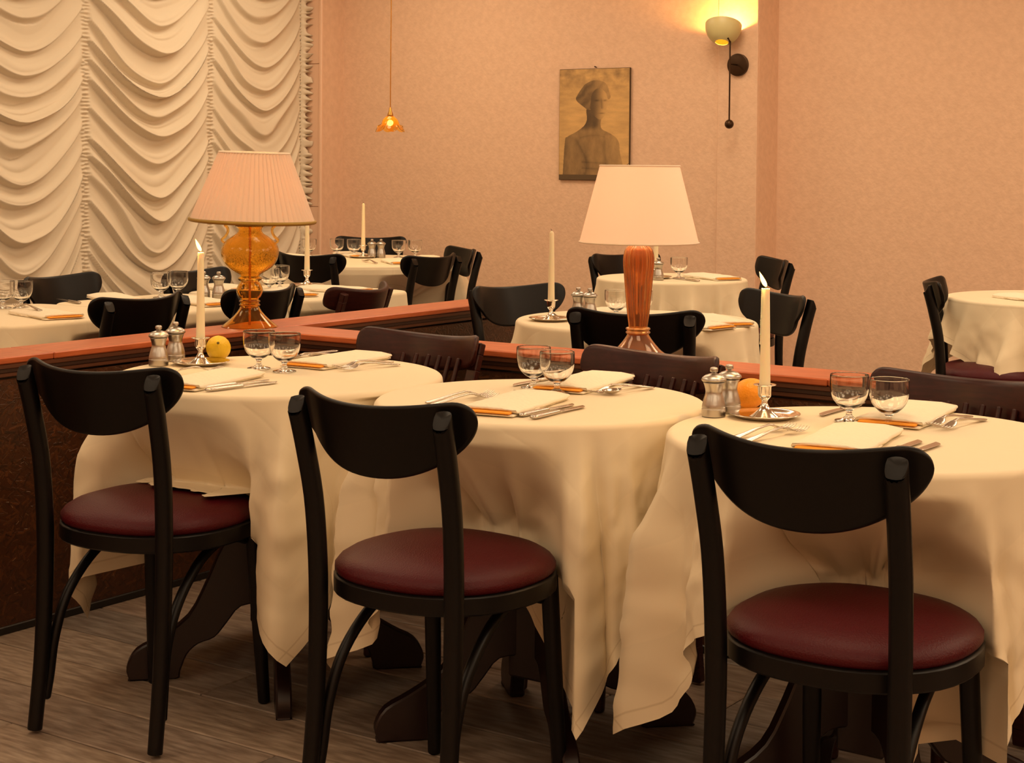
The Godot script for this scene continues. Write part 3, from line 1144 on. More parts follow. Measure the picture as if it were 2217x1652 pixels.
func furniture() -> void:
	# chairs: x, z, turn in degrees, label
	var chairs := [
		[-2.82, -2.683, 8.0, "black chair with burgundy seat, back to us, at left front table"],
		[-1.99, -2.67, 0.0, "black chair with burgundy seat, back to us, at middle front table"],
		[-1.138, -2.724, -1.0, "black chair with burgundy seat, nearest of all, at right front table"],
		[-4.34, -3.823, 93.0, "black chair back seen just above the left partition, behind the steel mills"],
		[-4.27, -4.323, 97.0, "black chair back directly behind the foot of the amber lamp"],
		[-4.858, -4.33, -82.0, "black chair at far left with its front towards us, under the curtain"],
		[-4.704, -4.921, -79.0, "black chair mostly hidden behind the lit left candle and steel mills"],
		[-5.416, -6.321, 4.0, "black chair back behind the unlit candle, at the big corner table"],
		[-5.10, -6.42, 90.0, "black chair at the right side of the big corner table, legs in view"],
		[-5.295, -6.885, -214.0, "rearmost black chair right of the corner table, turned to the left"],
		[-3.222, -4.959, -107.0, "black chair between partition end and the round table, facing right"],
		[-2.645, -4.61, 20.0, "black chair back right behind the ribbed glass lamp"],
		[-2.655, -5.15, -213.0, "black chair right of the round table, behind the tall lit candle"],
		[-4.05, -7.10, -112.0, "black chair left of the small back table, partly behind the white lampshade"],
		[-3.65, -7.159, -227.0, "black chair against the wall corner, behind the flame of the right candle"],
		[-2.13, -6.46, -72.0, "black chair seen from the side at the right, beside the pointed cloth"],
		[-6.22, -7.56, 215.0, "black chair low behind the big corner table, in front of the pier"],
	]
	var brown := [
		[-2.84, -3.43, 178.0, "brown slat-back chair between left front table and partition"],
		[-2.115, -3.42, 172.0, "brown slat-back chair behind the middle front table, below the ribbed lamp"],
		[-1.31, -3.43, 175.0, "brown slat-back chair behind the right front table, cut by the frame"],
		[-4.37, -4.92, 100.0, "brown curved-back chair beyond the partition, right of the amber lamp"],
	]
	var near_seats := func(at: Vector3, reach: float) -> Array:
		var out := []
		for c in chairs:
			if Vector2(c[0] - at.x, c[1] - at.z).length() < reach:
				out.append(Vector3(c[0], 0.522, c[1]))
		for c in brown:
			if Vector2(c[0] - at.x, c[1] - at.z).length() < minf(reach, 0.5):
				out.append(Vector3(c[0], 0.462, c[1]))
		return out
	var words := ["left front", "middle front", "right front"]
	var rad := [0.408, 0.37, 0.405]
	var lab := ["scroll-footed table under the cloth at left front, lemon and lit candle on it", "scroll-footed table under the cloth at middle front, no candle on it", "scroll-footed table under the cloth at right front, orange fruit on it"]
	var clab := ["cream tablecloth on the left front table, below the yellow lemon", "cream tablecloth on the middle front table that carries no candle", "cream tablecloth on the right front table, below the orange fruit"]
	var o := [{"x_hi": -2.432}, {"x_lo": -2.428, "x_hi": -1.672}, {"x_lo": -1.668}]
	for k in 3:
		make_table(FRONT[k], rad[k] - 0.036, lab[k], false, false)
		var opt: Dictionary = o[k]
		opt.seats = near_seats.call(FRONT[k], 0.75)
		opt.tuck = [0.30, 0.205, 0.155][k]
		opt.z_lo = -3.6
		opt.feet = true
		single("tablecloth", drape(FRONT[k], rad[k], [0.715, 0.70, 0.70][k], 10 + k, opt), M.cream_damask, clab[k], "tablecloth", FRONT[k], 0.0, "cream tablecloths")
	var rlab := ["table at the far left of the window row, cut by the frame", "table in the middle of the window row, two mills on it", "table at the right end of the window row, unlit candle on it"]
	var rclab := ["cream cloth on the far left table of the window row", "cream cloth on the window-row table with two mills", "cream cloth on the window-row table with the unlit candle, behind the amber lamp"]
	for k in 3:
		make_table(ROW[k], 0.275, rlab[k], true)
		var z_lo: float = -99.0 if k == 2 else (ROW[k].z + ROW[k + 1].z) / 2 + 0.002
		var z_hi: float = 99.0 if k == 0 else (ROW[k].z + ROW[k - 1].z) / 2 - 0.002
		single("tablecloth", drape(ROW[k], 0.33 if k < 2 else 0.345, 0.62, 30 + k, {"square": true, "z_lo": z_lo, "z_hi": z_hi, "x_hi": -4.0, "flare": 0.08, "fold": 0.13, "seats": near_seats.call(ROW[k], 0.8)}), M.cream_damask, rclab[k], "tablecloth", ROW[k], 0.0, "cream tablecloths")
	make_table(BIG, 0.512, "large round table in the back corner by the curtain")
	single("tablecloth", drape(BIG, 0.55, 0.67, 41, {"flare": 0.35, "fold": 0.2, "turn": 0.55, "seats": near_seats.call(BIG, 1.0)}), M.cream_damask, "cream cloth with a scalloped hem on the large back corner table", "tablecloth", BIG, 0.0, "cream tablecloths")
	make_table(NEARR, 0.372, "round table just behind the partition, right of centre, by the ribbed lamp")
	single("tablecloth", drape(NEARR, 0.41, 0.79, 42, {"flare": 0.08, "seats": near_seats.call(NEARR, 0.8)}), M.cream_damask, "cream cloth on the round table behind the ribbed lamp", "tablecloth", NEARR, 0.0, "cream tablecloths")
	make_table(FARR, 0.312, "small round table against the back wall below the sconce")
	single("tablecloth", drape(FARR, 0.352, 0.78, 43, {"flare": 0.10, "seats": near_seats.call(FARR, 0.8)}), M.cream_damask, "cream cloth on the small round table against the back wall", "tablecloth", FARR, 0.0, "cream tablecloths")
	make_table(EDGE, 0.402, "round table at the right edge of the photo by the bare wall")
	single("tablecloth", drape(EDGE, 0.44, 0.60, 44, {"flare": 0.3, "turn": 0.94, "fold": 0.24}), M.cream_damask, "cream cloth with a long pointed corner at the right edge of the photo", "tablecloth", EDGE, 0.0, "cream tablecloths")
	var first: Node3D = null
	for c in chairs:
		if first == null:
			first = make_chair(c[3])
			first.position = Vector3(c[0], 0, c[1])
			first.rotation.y = deg_to_rad(c[2])
		else:
			copy(first, c[3], Vector3(c[0], 0, c[1]), deg_to_rad(c[2]))
	first = null
	for c in brown:
		if first == null:
			first = make_brown_chair(c[3])
			first.position = Vector3(c[0], 0, c[1])
			first.rotation.y = deg_to_rad(c[2])
		else:
			copy(first, c[3], Vector3(c[0], 0, c[1]), deg_to_rad(c[2]))


# ------------------------------------------------------------------ table settings
func glass_shape() -> Shape:
	var s := Shape.new()
	var out := soft(pr([0.0275, 0.0, 0.0295, 0.0015, 0.028, 0.0035, 0.014, 0.007, 0.0075, 0.012, 0.0062, 0.018, 0.0085, 0.0245, 0.019, 0.0305, 0.031, 0.042, 0.0378, 0.056, 0.0403, 0.074, 0.0402, 0.096]), 3)
	var rim := pr([0.0400, 0.0975, 0.0393, 0.0978, 0.0387, 0.097])
	var inn := soft(pr([0.0386, 0.096, 0.0387, 0.074, 0.0362, 0.0572, 0.0296, 0.0442, 0.018, 0.0345, 0.0, 0.0315]), 3)
	s.lathe([Vector2(0, 0)] + out + rim + inn, 44)
	return s


func make_mill(label: String) -> Node3D:
	var t := thing("pepper_mill", label, "mill", Vector3.ZERO, 0.0, "steel salt and pepper mills")
	var s := Shape.new()
	s.lathe([Vector2(0, 0)] + pr([0.0245, 0.0, 0.0252, 0.001, 0.0252, 0.001, 0.0252, 0.016, 0.0252, 0.016, 0.0242, 0.0175, 0.0248, 0.019, 0.0248, 0.019]) + soft(pr([0.0246, 0.023, 0.0215, 0.036, 0.0178, 0.048, 0.0175, 0.055, 0.0195, 0.064, 0.0218, 0.070]), 3) + pr([0.0225, 0.0725, 0.0, 0.0725]), 36)
	part(t, "body", s, M.brushed_steel)
	s = Shape.new()
	s.lathe(pr([0.0, 0.0735, 0.0235, 0.0735, 0.0258, 0.0755, 0.0262, 0.078, 0.0245, 0.0815, 0.018, 0.0865, 0.009, 0.0895, 0.0, 0.090]), 36)
	part(t, "cap", s, M.brushed_steel)
	s = Shape.new()
	s.lathe([Vector2(0.0, 0.089)] + soft(pr([0.004, 0.089, 0.0042, 0.0915, 0.0078, 0.094, 0.0086, 0.098, 0.007, 0.1025, 0.0, 0.104]), 3), 20)
	part(t, "knob", s, M.brushed_steel)
	return t


func make_candlestick(label: String) -> Node3D:
	var t := thing("candlestick", label, "candlestick", Vector3.ZERO, 0.0, "silver candlesticks with a saucer foot")
	var s := Shape.new()
	s.lathe(pr([0.0, 0.0, 0.050, 0.0, 0.062, 0.003, 0.071, 0.0075, 0.0745, 0.0085, 0.0755, 0.0095, 0.0745, 0.0108, 0.071, 0.0095, 0.068, 0.0092, 0.060, 0.0055, 0.050, 0.0035, 0.0, 0.0035]), 56)
	part(t, "saucer", s, M.polished_silver)
	s = Shape.new()
	s.lathe([Vector2(0, 0.0035)] + soft(pr([0.032, 0.0035, 0.026, 0.0075, 0.014, 0.017, 0.0075, 0.028, 0.0062, 0.035, 0.0095, 0.040, 0.0135, 0.046, 0.0145, 0.056, 0.0150, 0.064, 0.0152, 0.068]), 3) + pr([0.0125, 0.068, 0.0120, 0.060, 0.0, 0.058]), 36)
	part(t, "stem", s, M.polished_silver)
	s = Shape.new()
	s.lathe(pr([0.0148, 0.0655, 0.0205, 0.0675, 0.0235, 0.0685, 0.0242, 0.0693, 0.0235, 0.0702, 0.0205, 0.0692, 0.0145, 0.0692]), 40)
	part(t, "drip_pan", s, M.polished_silver)
	return t


func candle(at: Vector3, h: float, lit: bool, drips: bool, label: String) -> void:
	var t := thing("taper_candle", label, "candle", at + Vector3(0, 0.0585, 0))
	var s := Shape.new()
	var prof := pr([0.0, 0.0, 0.0118, 0.0, 0.0118, 0.0])
	for i in 9:
		prof.append(Vector2(lerpf(0.0118, 0.0078, i / 8.0), 0.004 + (h - 0.004) * i / 8.0))
	if lit:
		prof += pr([0.0072, h + 0.0005, 0.0045, h - 0.0015, 0.0, h - 0.002])
	else:
		prof += pr([0.006, h + 0.005, 0.003, h + 0.008, 0.0, h + 0.009])
	s.lathe(prof, 26)
	part(t, "wax_body", s, M.ivory_wax)
	var lean := Vector3(-0.004, 0, 0.003) if lit else Vector3(-0.003, 0, 0.002)
	var w0 := h - 0.003 if lit else h + 0.006
	s = Shape.new()
	s.tube([Vector3(0, w0, 0), Vector3(0, w0 + 0.006, 0), Vector3(0, w0 + 0.010, 0) + lean], [0.0009, 0.0009, 0.0007], 6)
	part(t, "wick", s, M.wick)
	if drips:
		s = Shape.new()
		var rng := RandomNumberGenerator.new()
		rng.seed = 3
		for k in 7:
			var a := 2.55 + rng.randf_range(-0.35, 0.35)
			var y := h
			var pts := []
			var rr := []
			var end := h - rng.randf_range(0.03, 0.125)
			while y > end:
				var q := lerpf(0.0118, 0.0078, y / h)
				pts.append(Vector3(cos(a) * q, y, sin(a) * q))
				rr.append(0.0012 + 0.0009 * absf(sin(y * 420.0 + k)))
				y -= 0.004
			rr[-1] = 0.0026
			s.tube(pts, rr, 8, 1.0, Vector3(0, 0, 1))
		part(t, "wax_drips", s, M.ivory_wax)
	if lit:
		s = Shape.new()
		var rows := []
		var up := Vector3(-0.34, 0.93, 0.22).normalized()
		for i in 11:
			var q := i / 10.0
			var rr := 0.0052 * pow(sin(PI * pow(q, 0.62)), 0.9) if i > 0 and i < 10 else 0.0
			var row := PackedVector3Array()
			for k in 12:
				row.append(Vector3(0, h + 0.003, 0) + up * (q * 0.036) + Vector3(cos(TAU * k / 12), 0, sin(TAU * k / 12)) * rr)
			rows.append(row)
		s.grid(rows, true)
		part(t, "flame", s, M.flame)
		var l := OmniLight3D.new()
		l.name = "flame_light"
		l.light_color = Color(1.0, 0.74, 0.40)
		l.light_energy = 0.045
		l.light_size = 0.006
		l.omni_range = 12.0
		l.omni_attenuation = 2.0
		l.shadow_enabled = true
		add_child(l)
		l.position = t.position + Vector3(0, h + 0.003, 0) + up * 0.016


func fruit(at: Vector3, label: String, m: Material, rx: float, ry: float, turn: float) -> void:
	var t := thing("lemon", label, "lemon", at, turn)
	var s := Shape.new()
	var rows := []
	var f := FastNoiseLite.new()
	f.seed = int(rx * 9000)
	f.frequency = 9.0
	for i in 25:
		var b := PI * i / 24.0
		var row := PackedVector3Array()
		for k in 32:
			var a := TAU * k / 32
			var d := Vector3(sin(b) * cos(a), -cos(b), sin(b) * sin(a))
			# long axis lies along the y of this mesh; small nipple at one end
			var q := Vector3(d.x * rx, d.y * ry + 0.006 * pow(maxf(0.0, d.y), 18.0), d.z * rx) * (1.0 + 0.035 * f.get_noise_3dv(d * 0.12))
			row.append(q)
		rows.append(row)
	s.grid(rows, true)
	var o := part(t, "fruit_body", s, m)
	o.position.y = rx
	o.rotation = Vector3(1.15, 0, 0)
	s = Shape.new()
	s.lathe(pr([0.0, -0.001, 0.0034, -0.001, 0.0036, 0.001, 0.002, 0.0022, 0.0, 0.0018]), 10, Transform3D(Basis(), Vector3(0, ry + 0.0045, 0)))
	var e := part(o, "stem_scar", s, M.stem_scar)


func blade_tube(s: Shape, pts: Array, half: Array, thick: float) -> void:
	s.tube(pts, half, 10, 1.0, Vector3.UP, false)


func ribbon(s: Shape, list: Array) -> void:                     # rows of [z, y, half width, half thickness (, x)]
	var rows := []
	for q in list:
		var row := PackedVector3Array()
		var x0: float = q[4] if q.size() > 4 else 0.0
		for k in 10:
			var a := TAU * k / 10
			var ca := cos(a)
			var sa := sin(a)
			row.append(Vector3(x0 + q[2] * signf(ca) * pow(absf(ca), 0.6), q[1] + q[3] * signf(sa) * pow(absf(sa), 0.7), q[0]))
		rows.append(row)
	s.grid(rows, true, false)


func make_fork(label: String) -> Node3D:             # along z, tines towards -z, rests on y = 0
	var t := thing("fork", label, "fork", Vector3.ZERO, 0.0, "steel table forks")
	var s := Shape.new()
	ribbon(s, [[0.100, 0.0025, 0.0005, 0.0004], [0.099, 0.0028, 0.006, 0.0016], [0.090, 0.0034, 0.0098, 0.0022], [0.060, 0.0070, 0.0070, 0.0024], [0.020, 0.0130, 0.0042, 0.0022], [-0.020, 0.0165, 0.0030, 0.0020], [-0.036, 0.0140, 0.0036, 0.0018], [-0.037, 0.0138, 0.0004, 0.0003]])
	part(t, "handle", s, M.cutlery_steel)
	s = Shape.new()
	ribbon(s, [[-0.030, 0.0150, 0.0030, 0.0008], [-0.038, 0.0130, 0.0090, 0.0010], [-0.046, 0.0095, 0.0122, 0.0010], [-0.056, 0.0062, 0.0126, 0.0010], [-0.058, 0.0058, 0.0124, 0.0003]])
	part(t, "head", s, M.cutlery_steel)
	for k in 4:
		s = Shape.new()
		var x := lerpf(-0.0105, 0.0105, k / 3.0)
		ribbon(s, [[-0.055, 0.0064, 0.0018, 0.0009, x], [-0.070, 0.0040, 0.0017, 0.0010, x], [-0.086, 0.0058, 0.0014, 0.0010, x], [-0.098, 0.0100, 0.0009, 0.0008, x], [-0.103, 0.0125, 0.0002, 0.0002, x]])
		part(t, "tine", s, M.cutlery_steel)
	return t


func make_knife(label: String) -> Node3D:
	var t := thing("table_knife", label, "knife", Vector3.ZERO, 0.0, "steel table knives")
	var s := Shape.new()
	ribbon(s, [[0.112, 0.0045, 0.0005, 0.0004], [0.111, 0.0045, 0.0070, 0.0032], [0.100, 0.0048, 0.0092, 0.0042], [0.060, 0.0048, 0.0085, 0.0042], [0.014, 0.0045, 0.0065, 0.0038], [0.008, 0.0045, 0.0075, 0.0040], [0.004, 0.0045, 0.0055, 0.0030], [0.003, 0.0045, 0.0004, 0.0004]])
	part(t, "handle", s, M.cutlery_steel)
	s = Shape.new()
	ribbon(s, [[0.005, 0.0045, 0.0050, 0.0012], [-0.006, 0.0042, 0.0085, 0.0011, 0.001], [-0.060, 0.0036, 0.0102, 0.0010, 0.0015], [-0.085, 0.0032, 0.0095, 0.0009, 0.001], [-0.098, 0.0030, 0.0062, 0.0008, -0.002], [-0.106, 0.0030, 0.0022, 0.0005, -0.006], [-0.108, 0.0030, 0.0003, 0.0003, -0.008]])
	part(t, "blade", s, M.cutlery_steel)
	return t


func make_spoon(label: String) -> Node3D:
	var t := thing("dessert_spoon", label, "spoon", Vector3.ZERO, 0.0, "steel spoons")
	var s := Shape.new()
	ribbon(s, [[0.092, 0.0025, 0.0005, 0.0004], [0.091, 0.0028, 0.006, 0.0016], [0.082, 0.0034, 0.0094, 0.0022], [0.055, 0.0070, 0.0066, 0.0024], [0.018, 0.0130, 0.0040, 0.0022], [-0.022, 0.0150, 0.0030, 0.0020], [-0.036, 0.0125, 0.0036, 0.0016], [-0.037, 0.0122, 0.0004, 0.0003]])
	part(t, "handle", s, M.cutlery_steel)
	s = Shape.new()
	var rows := []
	for side in [0, 1]:
		for j in 7:
			var q := j / 6.0 if side == 0 else 1.0 - j / 6.0
			var row := PackedVector3Array()
			for k in 24:
				var a := TAU * k / 24
				row.append(Vector3(0.0195 * q * cos(a), (0.0014 if side == 0 else 0.0028) + 0.0095 * q * q, -0.062 + 0.029 * q * sin(a)))
			rows.append(row)
	s.grid(rows, true)
	part(t, "spoon_bowl", s, M.cutlery_steel)
	return t


func make_napkin(label: String) -> Node3D:           # 0.14 wide, 0.30 long along z; the lining shows at its +z end
	var t := thing("folded_napkin", label, "napkin", Vector3.ZERO, 0.0, "folded cream napkins with orange lining")
	var f := FastNoiseLite.new()
	f.seed = 6
	f.frequency = 6.0
	var layers := [[0.0, 0.0060, 0.136, 0.300, 0.0, 0.0, "lower_fold", "cream_linen"], [0.0060, 0.0105, 0.118, 0.292, 0.001, 0.008, "orange_lining", "orange_linen"], [0.0100, 0.0185, 0.139, 0.286, 0.0, -0.006, "upper_fold", "cream_linen"]]
	for l in layers:
		var s := Shape.new()
		var rows := []
		var cnt := 14
		for j in cnt + 1:
			var q := float(j) / cnt
			var z: float = l[5] + l[3] * (0.5 - q)
			var wob := 0.006 * f.get_noise_2d(z * 2.0, l[0] * 300.0)
			var rise: float = 0.5 + 0.5 * f.get_noise_2d(z * 1.4, 3.0)
			var hw: float = l[2] / 2
			var y0: float = l[0]
			var y1: float = l[1]
			var row := PackedVector3Array()
			var puff := 0.004 * rise * (1.0 if l[6] == "upper_fold" else 0.4)
			var sec := [[-1.0, 0.0], [-0.5, 0.0], [0.0, 0.0], [0.5, 0.0], [1.0, 0.0], [1.018, 0.5], [1.0, 1.0], [0.5, 1.0], [0.0, 1.0], [-0.5, 1.0], [-1.0, 1.0], [-1.018, 0.5]]
			for p in sec:
				var edge: float = (1.0 - pow(absf(p[0]), 4.0)) * puff
				var yy: float = lerpf(y0, y1, p[1]) + (edge if p[1] > 0.4 else 0.0)
				if l[6] == "upper_fold":
					yy -= 0.0065 * pow(absf(p[0]), 8.0)
				if j == 0 or j == cnt:
					yy = lerpf(yy, (y0 + y1) / 2, 0.4)
				row.append(Vector3(hw * p[0] + wob, yy, z))
			if j == 0 or j == cnt:
				var mid := PackedVector3Array()
				for p in sec:
					mid.append(Vector3(wob + hw * 0.97 * clampf(p[0], -1.0, 1.0), (y0 + y1) / 2, z))
				if j == 0:
					rows.append(mid)
					rows.append(row)
				else:
					rows.append(row)
					rows.append(mid)
			else:
				rows.append(row)
		s.grid(rows, true)
		part(t, l[6], s, M[l[7]])
	return t


func settings() -> void:
	var y := TOP + 0.001
	var g := "stemmed water tumblers"
	# --- tumblers, each named by the table it stands on
	var glass := glass_shape().done()
	var tumblers := [
		[-2.919, -3.115, "left of the two stemmed tumblers on the left front table"],
		[-2.827, -3.110, "right of the two stemmed tumblers on the left front table"],
		[-2.165, -3.245, "left of the two stemmed tumblers on the middle front table"],
		[-2.070, -3.200, "right of the two stemmed tumblers on the middle front table"],
		[-1.365, -3.225, "left of the two stemmed tumblers on the right front table"],
		[-1.272, -3.208, "right of the two stemmed tumblers on the right front table"],
		[-4.82, -3.83, "stemmed tumbler cut by the left edge of the photo"],
		[-4.77, -3.87, "stemmed tumbler at far left in front of a black chair"],
		[-4.73, -4.50, "left of the tumblers on the window-row table with two mills"],
		[-4.74, -4.60, "right of the tumblers on the window-row table with two mills"],
		[-4.62, -4.99, "left of the tumblers just right of the amber lamp"],
		[-4.70, -5.14, "right of the tumblers just right of the amber lamp"],
		[-6.20, -7.02, "tumbler on the corner table right behind the unlit candle"],
		[-6.10, -7.14, "tumbler on the corner table in front of the dark wall pier"],
		[-6.00, -7.17, "tumbler on the corner table left of its tall candle"],
		[-5.76, -7.27, "left tumbler right of the mills on the corner table"],
		[-5.70, -7.34, "right tumbler right of the mills on the corner table"],
		[-2.93, -4.90, "left tumbler beside the ribbed glass lamp body"],
		[-2.85, -4.93, "tumbler half hidden behind the ribbed glass lamp body"],
		[-3.74, -6.82, "tumbler on the small table against the back wall"],
	]
	for c in tumblers:
		single("stemmed_glass", glass, M.clear_glass, c[2], "glass", Vector3(c[0], y, c[1]), 0.0, g)
	# --- mills
	var mill: Node3D = null
	for c in [
		[-3.170, -3.009, "left steel mill on the left front table"], [-3.209, -3.106, "right steel mill on the left front table, beside the lit candle"],
		[-1.622, -3.115, "front steel mill on the right front table"], [-1.619, -3.180, "rear steel mill on the right front table, beside the orange fruit"],
		[-4.60, -4.60, "steel mill on the window row, partly hidden by the lit candle"], [-4.55, -4.63, "steel mill on the window row, left of the amber lamp"],
		[-5.87, -7.17, "left small steel mill on the corner table"], [-5.83, -7.20, "right small steel mill on the corner table"],
		[-3.055, -4.855, "left steel mill on the round table behind the partition"], [-3.005, -4.85, "right steel mill on the round table behind the partition"],
		[-3.76, -6.66, "steel mill right of the ribbed lamp, on the back table"],
	]:
		if mill == null:
			mill = make_mill(c[2])
			mill.position = Vector3(c[0], y, c[1])
		else:
			copy(mill, c[2], Vector3(c[0], y, c[1]), 0.7)
	# --- candlesticks and candles
	var stick: Node3D = null
	for c in [
		[-3.101, -3.090, 0.232, true, false, "silver candlestick on the left front table", "lit taper candle on the left front table"],
		[-1.528, -3.164, 0.212, true, true, "silver candlestick on the right front table", "lit taper candle with wax drips on the right front table"],
		[-4.71, -5.32, 0.235, false, false, "silver candlestick on the window row, right of the amber lamp", "unlit taper candle at the right edge of the pleated shade"],
		[-5.90, -7.13, 0.235, false, false, "silver candlestick on the big corner table", "unlit taper candle on the big corner table, under the pendant"],
		[-3.06, -4.69, 0.235, false, false, "silver candlestick on the round table behind the partition", "unlit taper candle left of the white lampshade"],
		[-3.83, -6.76, 0.235, false, false, "silver candlestick behind the ribbed lamp on the back table", "unlit taper candle mostly hidden by the white lampshade"],
	]:
		var at := Vector3(c[0], y, c[1])
		if stick == null:
			stick = make_candlestick(c[5])
			stick.position = at
		else:
			copy(stick, c[5], at)
		candle(at, c[2], c[3], c[4], c[6])
	fruit(Vector3(-3.13, y, -3.185), "yellow lemon with stem scar, beside the left lit candle", M.lemon_peel, 0.0325, 0.038, 0.75)
	fruit(Vector3(-1.612, y, -3.262), "orange-yellow lemon behind the right candlestick", M.ripe_peel, 0.0325, 0.038, 2.1)
	# --- folded napkins: x, z, turn, label
	var nap: Node3D = null
	for c in [
		[-2.835, -2.845, 12, "napkin with rolled edge at the near side of the left front table"],
		[-2.847, -3.336, 4, "napkin at the far side of the left front table, behind the tumblers"],
		[-2.034, -2.970, 10, "napkin at the near side of the middle front table"],
		[-2.098, -3.359, 8, "napkin at the far side of the middle front table"],
		[-1.260, -2.971, 8, "napkin at the near side of the right front table"],
		[-1.287, -3.344, 6, "napkin at the far side of the right front table"],
		[-4.47, -3.73, 75, "napkin under a fork at the far left of the window row"],
		[-4.78, -4.32, 65, "napkin beside the tumblers left of the lit candle"],
		[-4.43, -4.42, 75, "napkin behind the lit left candle on the window row"],
		[-4.86, -4.98, 80, "napkin half hidden behind the amber lamp stem"],
		[-4.47, -4.95, 60, "napkin with orange fold below the tumblers by the amber lamp"],
		[-4.45, -5.20, 95, "napkin right of the candle saucer at the window row's end"],
		[-6.15, -6.85, 70, "napkin at the left of the corner table by the curtain"],
		[-6.05, -7.22, 60, "napkin with orange lining between tumblers on the corner table"],
		[-5.45, -6.88, 50, "napkin at the near right of the corner table"],
		[-5.50, -7.20, 40, "napkin at the far right of the corner table"],
		[-2.98, -4.98, 40, "napkin behind the candlestick on the round table"],
		[-2.80, -4.78, 60, "napkin with orange lining left of the ribbed lamp"],
		[-2.60, -4.80, 80, "napkin with orange lining right of the ribbed lamp"],
		[-2.58, -4.98, 50, "napkin at the right rim of the round table"],
		[-3.62, -6.92, 60, "napkin on the small back table, seen right of the ribbed lamp"],
		[-2.05, -6.66, 60, "napkin on the table at the right edge of the photo"],
	]:
		var turn := deg_to_rad(c[2])
		if nap == null:
			nap = make_napkin(c[3])
			nap.position = Vector3(c[0], y, c[1])
			nap.rotation.y = turn
		else:
			copy(nap, c[3], Vector3(c[0], y, c[1]), turn)
	# --- forks
	var fork: Node3D = null
	for c in [
		[-2.985, -2.93, -10, "fork beside the near napkin on the left front table"],
		[-2.745, -3.325, 172, "rear fork beside the far napkin on the left front table"],
		[-2.705, -3.295, 168, "front fork beside the far napkin on the left front table"],
		[-2.190, -2.985, -10, "left of two crossed forks on the middle front table"],
		[-2.160, -2.960, -10, "right of two crossed forks on the middle front table"],
		[-1.985, -3.325, 174, "fork right of the far napkin on the middle front table"],
		[-1.435, -2.965, -10, "left of two forks at the near side of the right front table"],
		[-1.400, -2.950, -10, "right of two forks at the near side of the right front table"],
		[-1.190, -3.335, 174, "left fork beside the far napkin on the right front table"],
		[-1.155, -3.310, 172, "right fork beside the far napkin on the right front table"],
		[-5.58, -6.80, 60, "fork beside the near napkin on the corner table"],
	]:
		if fork == null:
			fork = make_fork(c[3])
			fork.position = Vector3(c[0], y, c[1])
			fork.rotation.y = deg_to_rad(c[2])
		else:
			copy(fork, c[3], Vector3(c[0], y, c[1]), deg_to_rad(c[2]))
	var f2 := copy(fork, "fork lying on the napkin at the far left of the window row", Vector3(-4.55, y + 0.0195, -3.72), deg_to_rad(75))
	copy(fork, "fork lying on the napkin at the right rim of the round table", Vector3(-2.52, y, -4.86), deg_to_rad(130))
	copy(fork, "fork lying by the orange lining in front of the round table's tumblers", Vector3(-2.70, y, -4.62), deg_to_rad(60))
	# --- knives
	var knife: Node3D = null
	for c in [
		[-2.745, -2.855, -5, "upper of two knives on the left front table"], [-2.708, -2.840, -6, "lower of two knives on the left front table"],
		[-3.005, -3.40, 176, "knife left of the far napkin on the left front table"],
		[-1.938, -2.965, 1, "left of two knives at the near side of the middle front table"], [-1.903, -2.955, 2, "right of two knives at the near side of the middle front table"],
		[-2.218, -3.345, 178, "knife behind the tumblers on the middle front table"],
		[-1.150, -2.965, 1, "left of two knives on the right front table"], [-1.112, -2.960, 1, "right of two knives on the right front table"],
		[-1.438, -3.355, 178, "knife left of the tumblers on the right front table"],
		[-4.86, -4.16, 70, "knife beside the far napkin on the window row"],
		[-3.66, -6.74, 60, "knife on the small table against the back wall"],
		[-3.14, -4.83, 40, "knife behind the candlestick on the round table"],
	]:
		if knife == null:
			knife = make_knife(c[3])
			knife.position = Vector3(c[0], y, c[1])
			knife.rotation.y = deg_to_rad(c[2])
		else:
			copy(knife, c[3], Vector3(c[0], y, c[1]), deg_to_rad(c[2]))
	copy(knife, "knife on the napkin at the right edge of the photo", Vector3(-2.02, y + 0.0195, -6.72), deg_to_rad(20))
	# --- spoons
	var spoon := make_spoon("spoon left of the far napkin on the left front table")
	spoon.position = Vector3(-2.972, y, -3.37)
	spoon.rotation.y = deg_to_rad(178)
	copy(spoon, "spoon right of the far napkin on the middle front table", Vector3(-1.952, y, -3.325), deg_to_rad(172))


# ------------------------------------------------------------------ lamps and the picture
func bulb(parent: Node3D, at: Vector3, r: float, m: Material, energy: float, color := Color(1.0, 0.74, 0.44)) -> void:
	var s := Shape.new()
	var p := []
	for i in 11:
		var b := PI * i / 10.0
		p.append(Vector2(r * sin(b) if i > 0 and i < 10 else 0.0, -r * cos(b)))
	s.lathe(p, 16)
	var o := part(parent, "bulb", s, m)
	o.position = at
	var l := OmniLight3D.new()
	l.name = "bulb_light"
	l.light_color = color
	l.light_energy = energy
	l.light_size = r * 0.8
	l.omni_range = 14.0
	l.omni_attenuation = 2.0
	l.shadow_enabled = true
	add_child(l, true)
	l.position = parent.transform * at


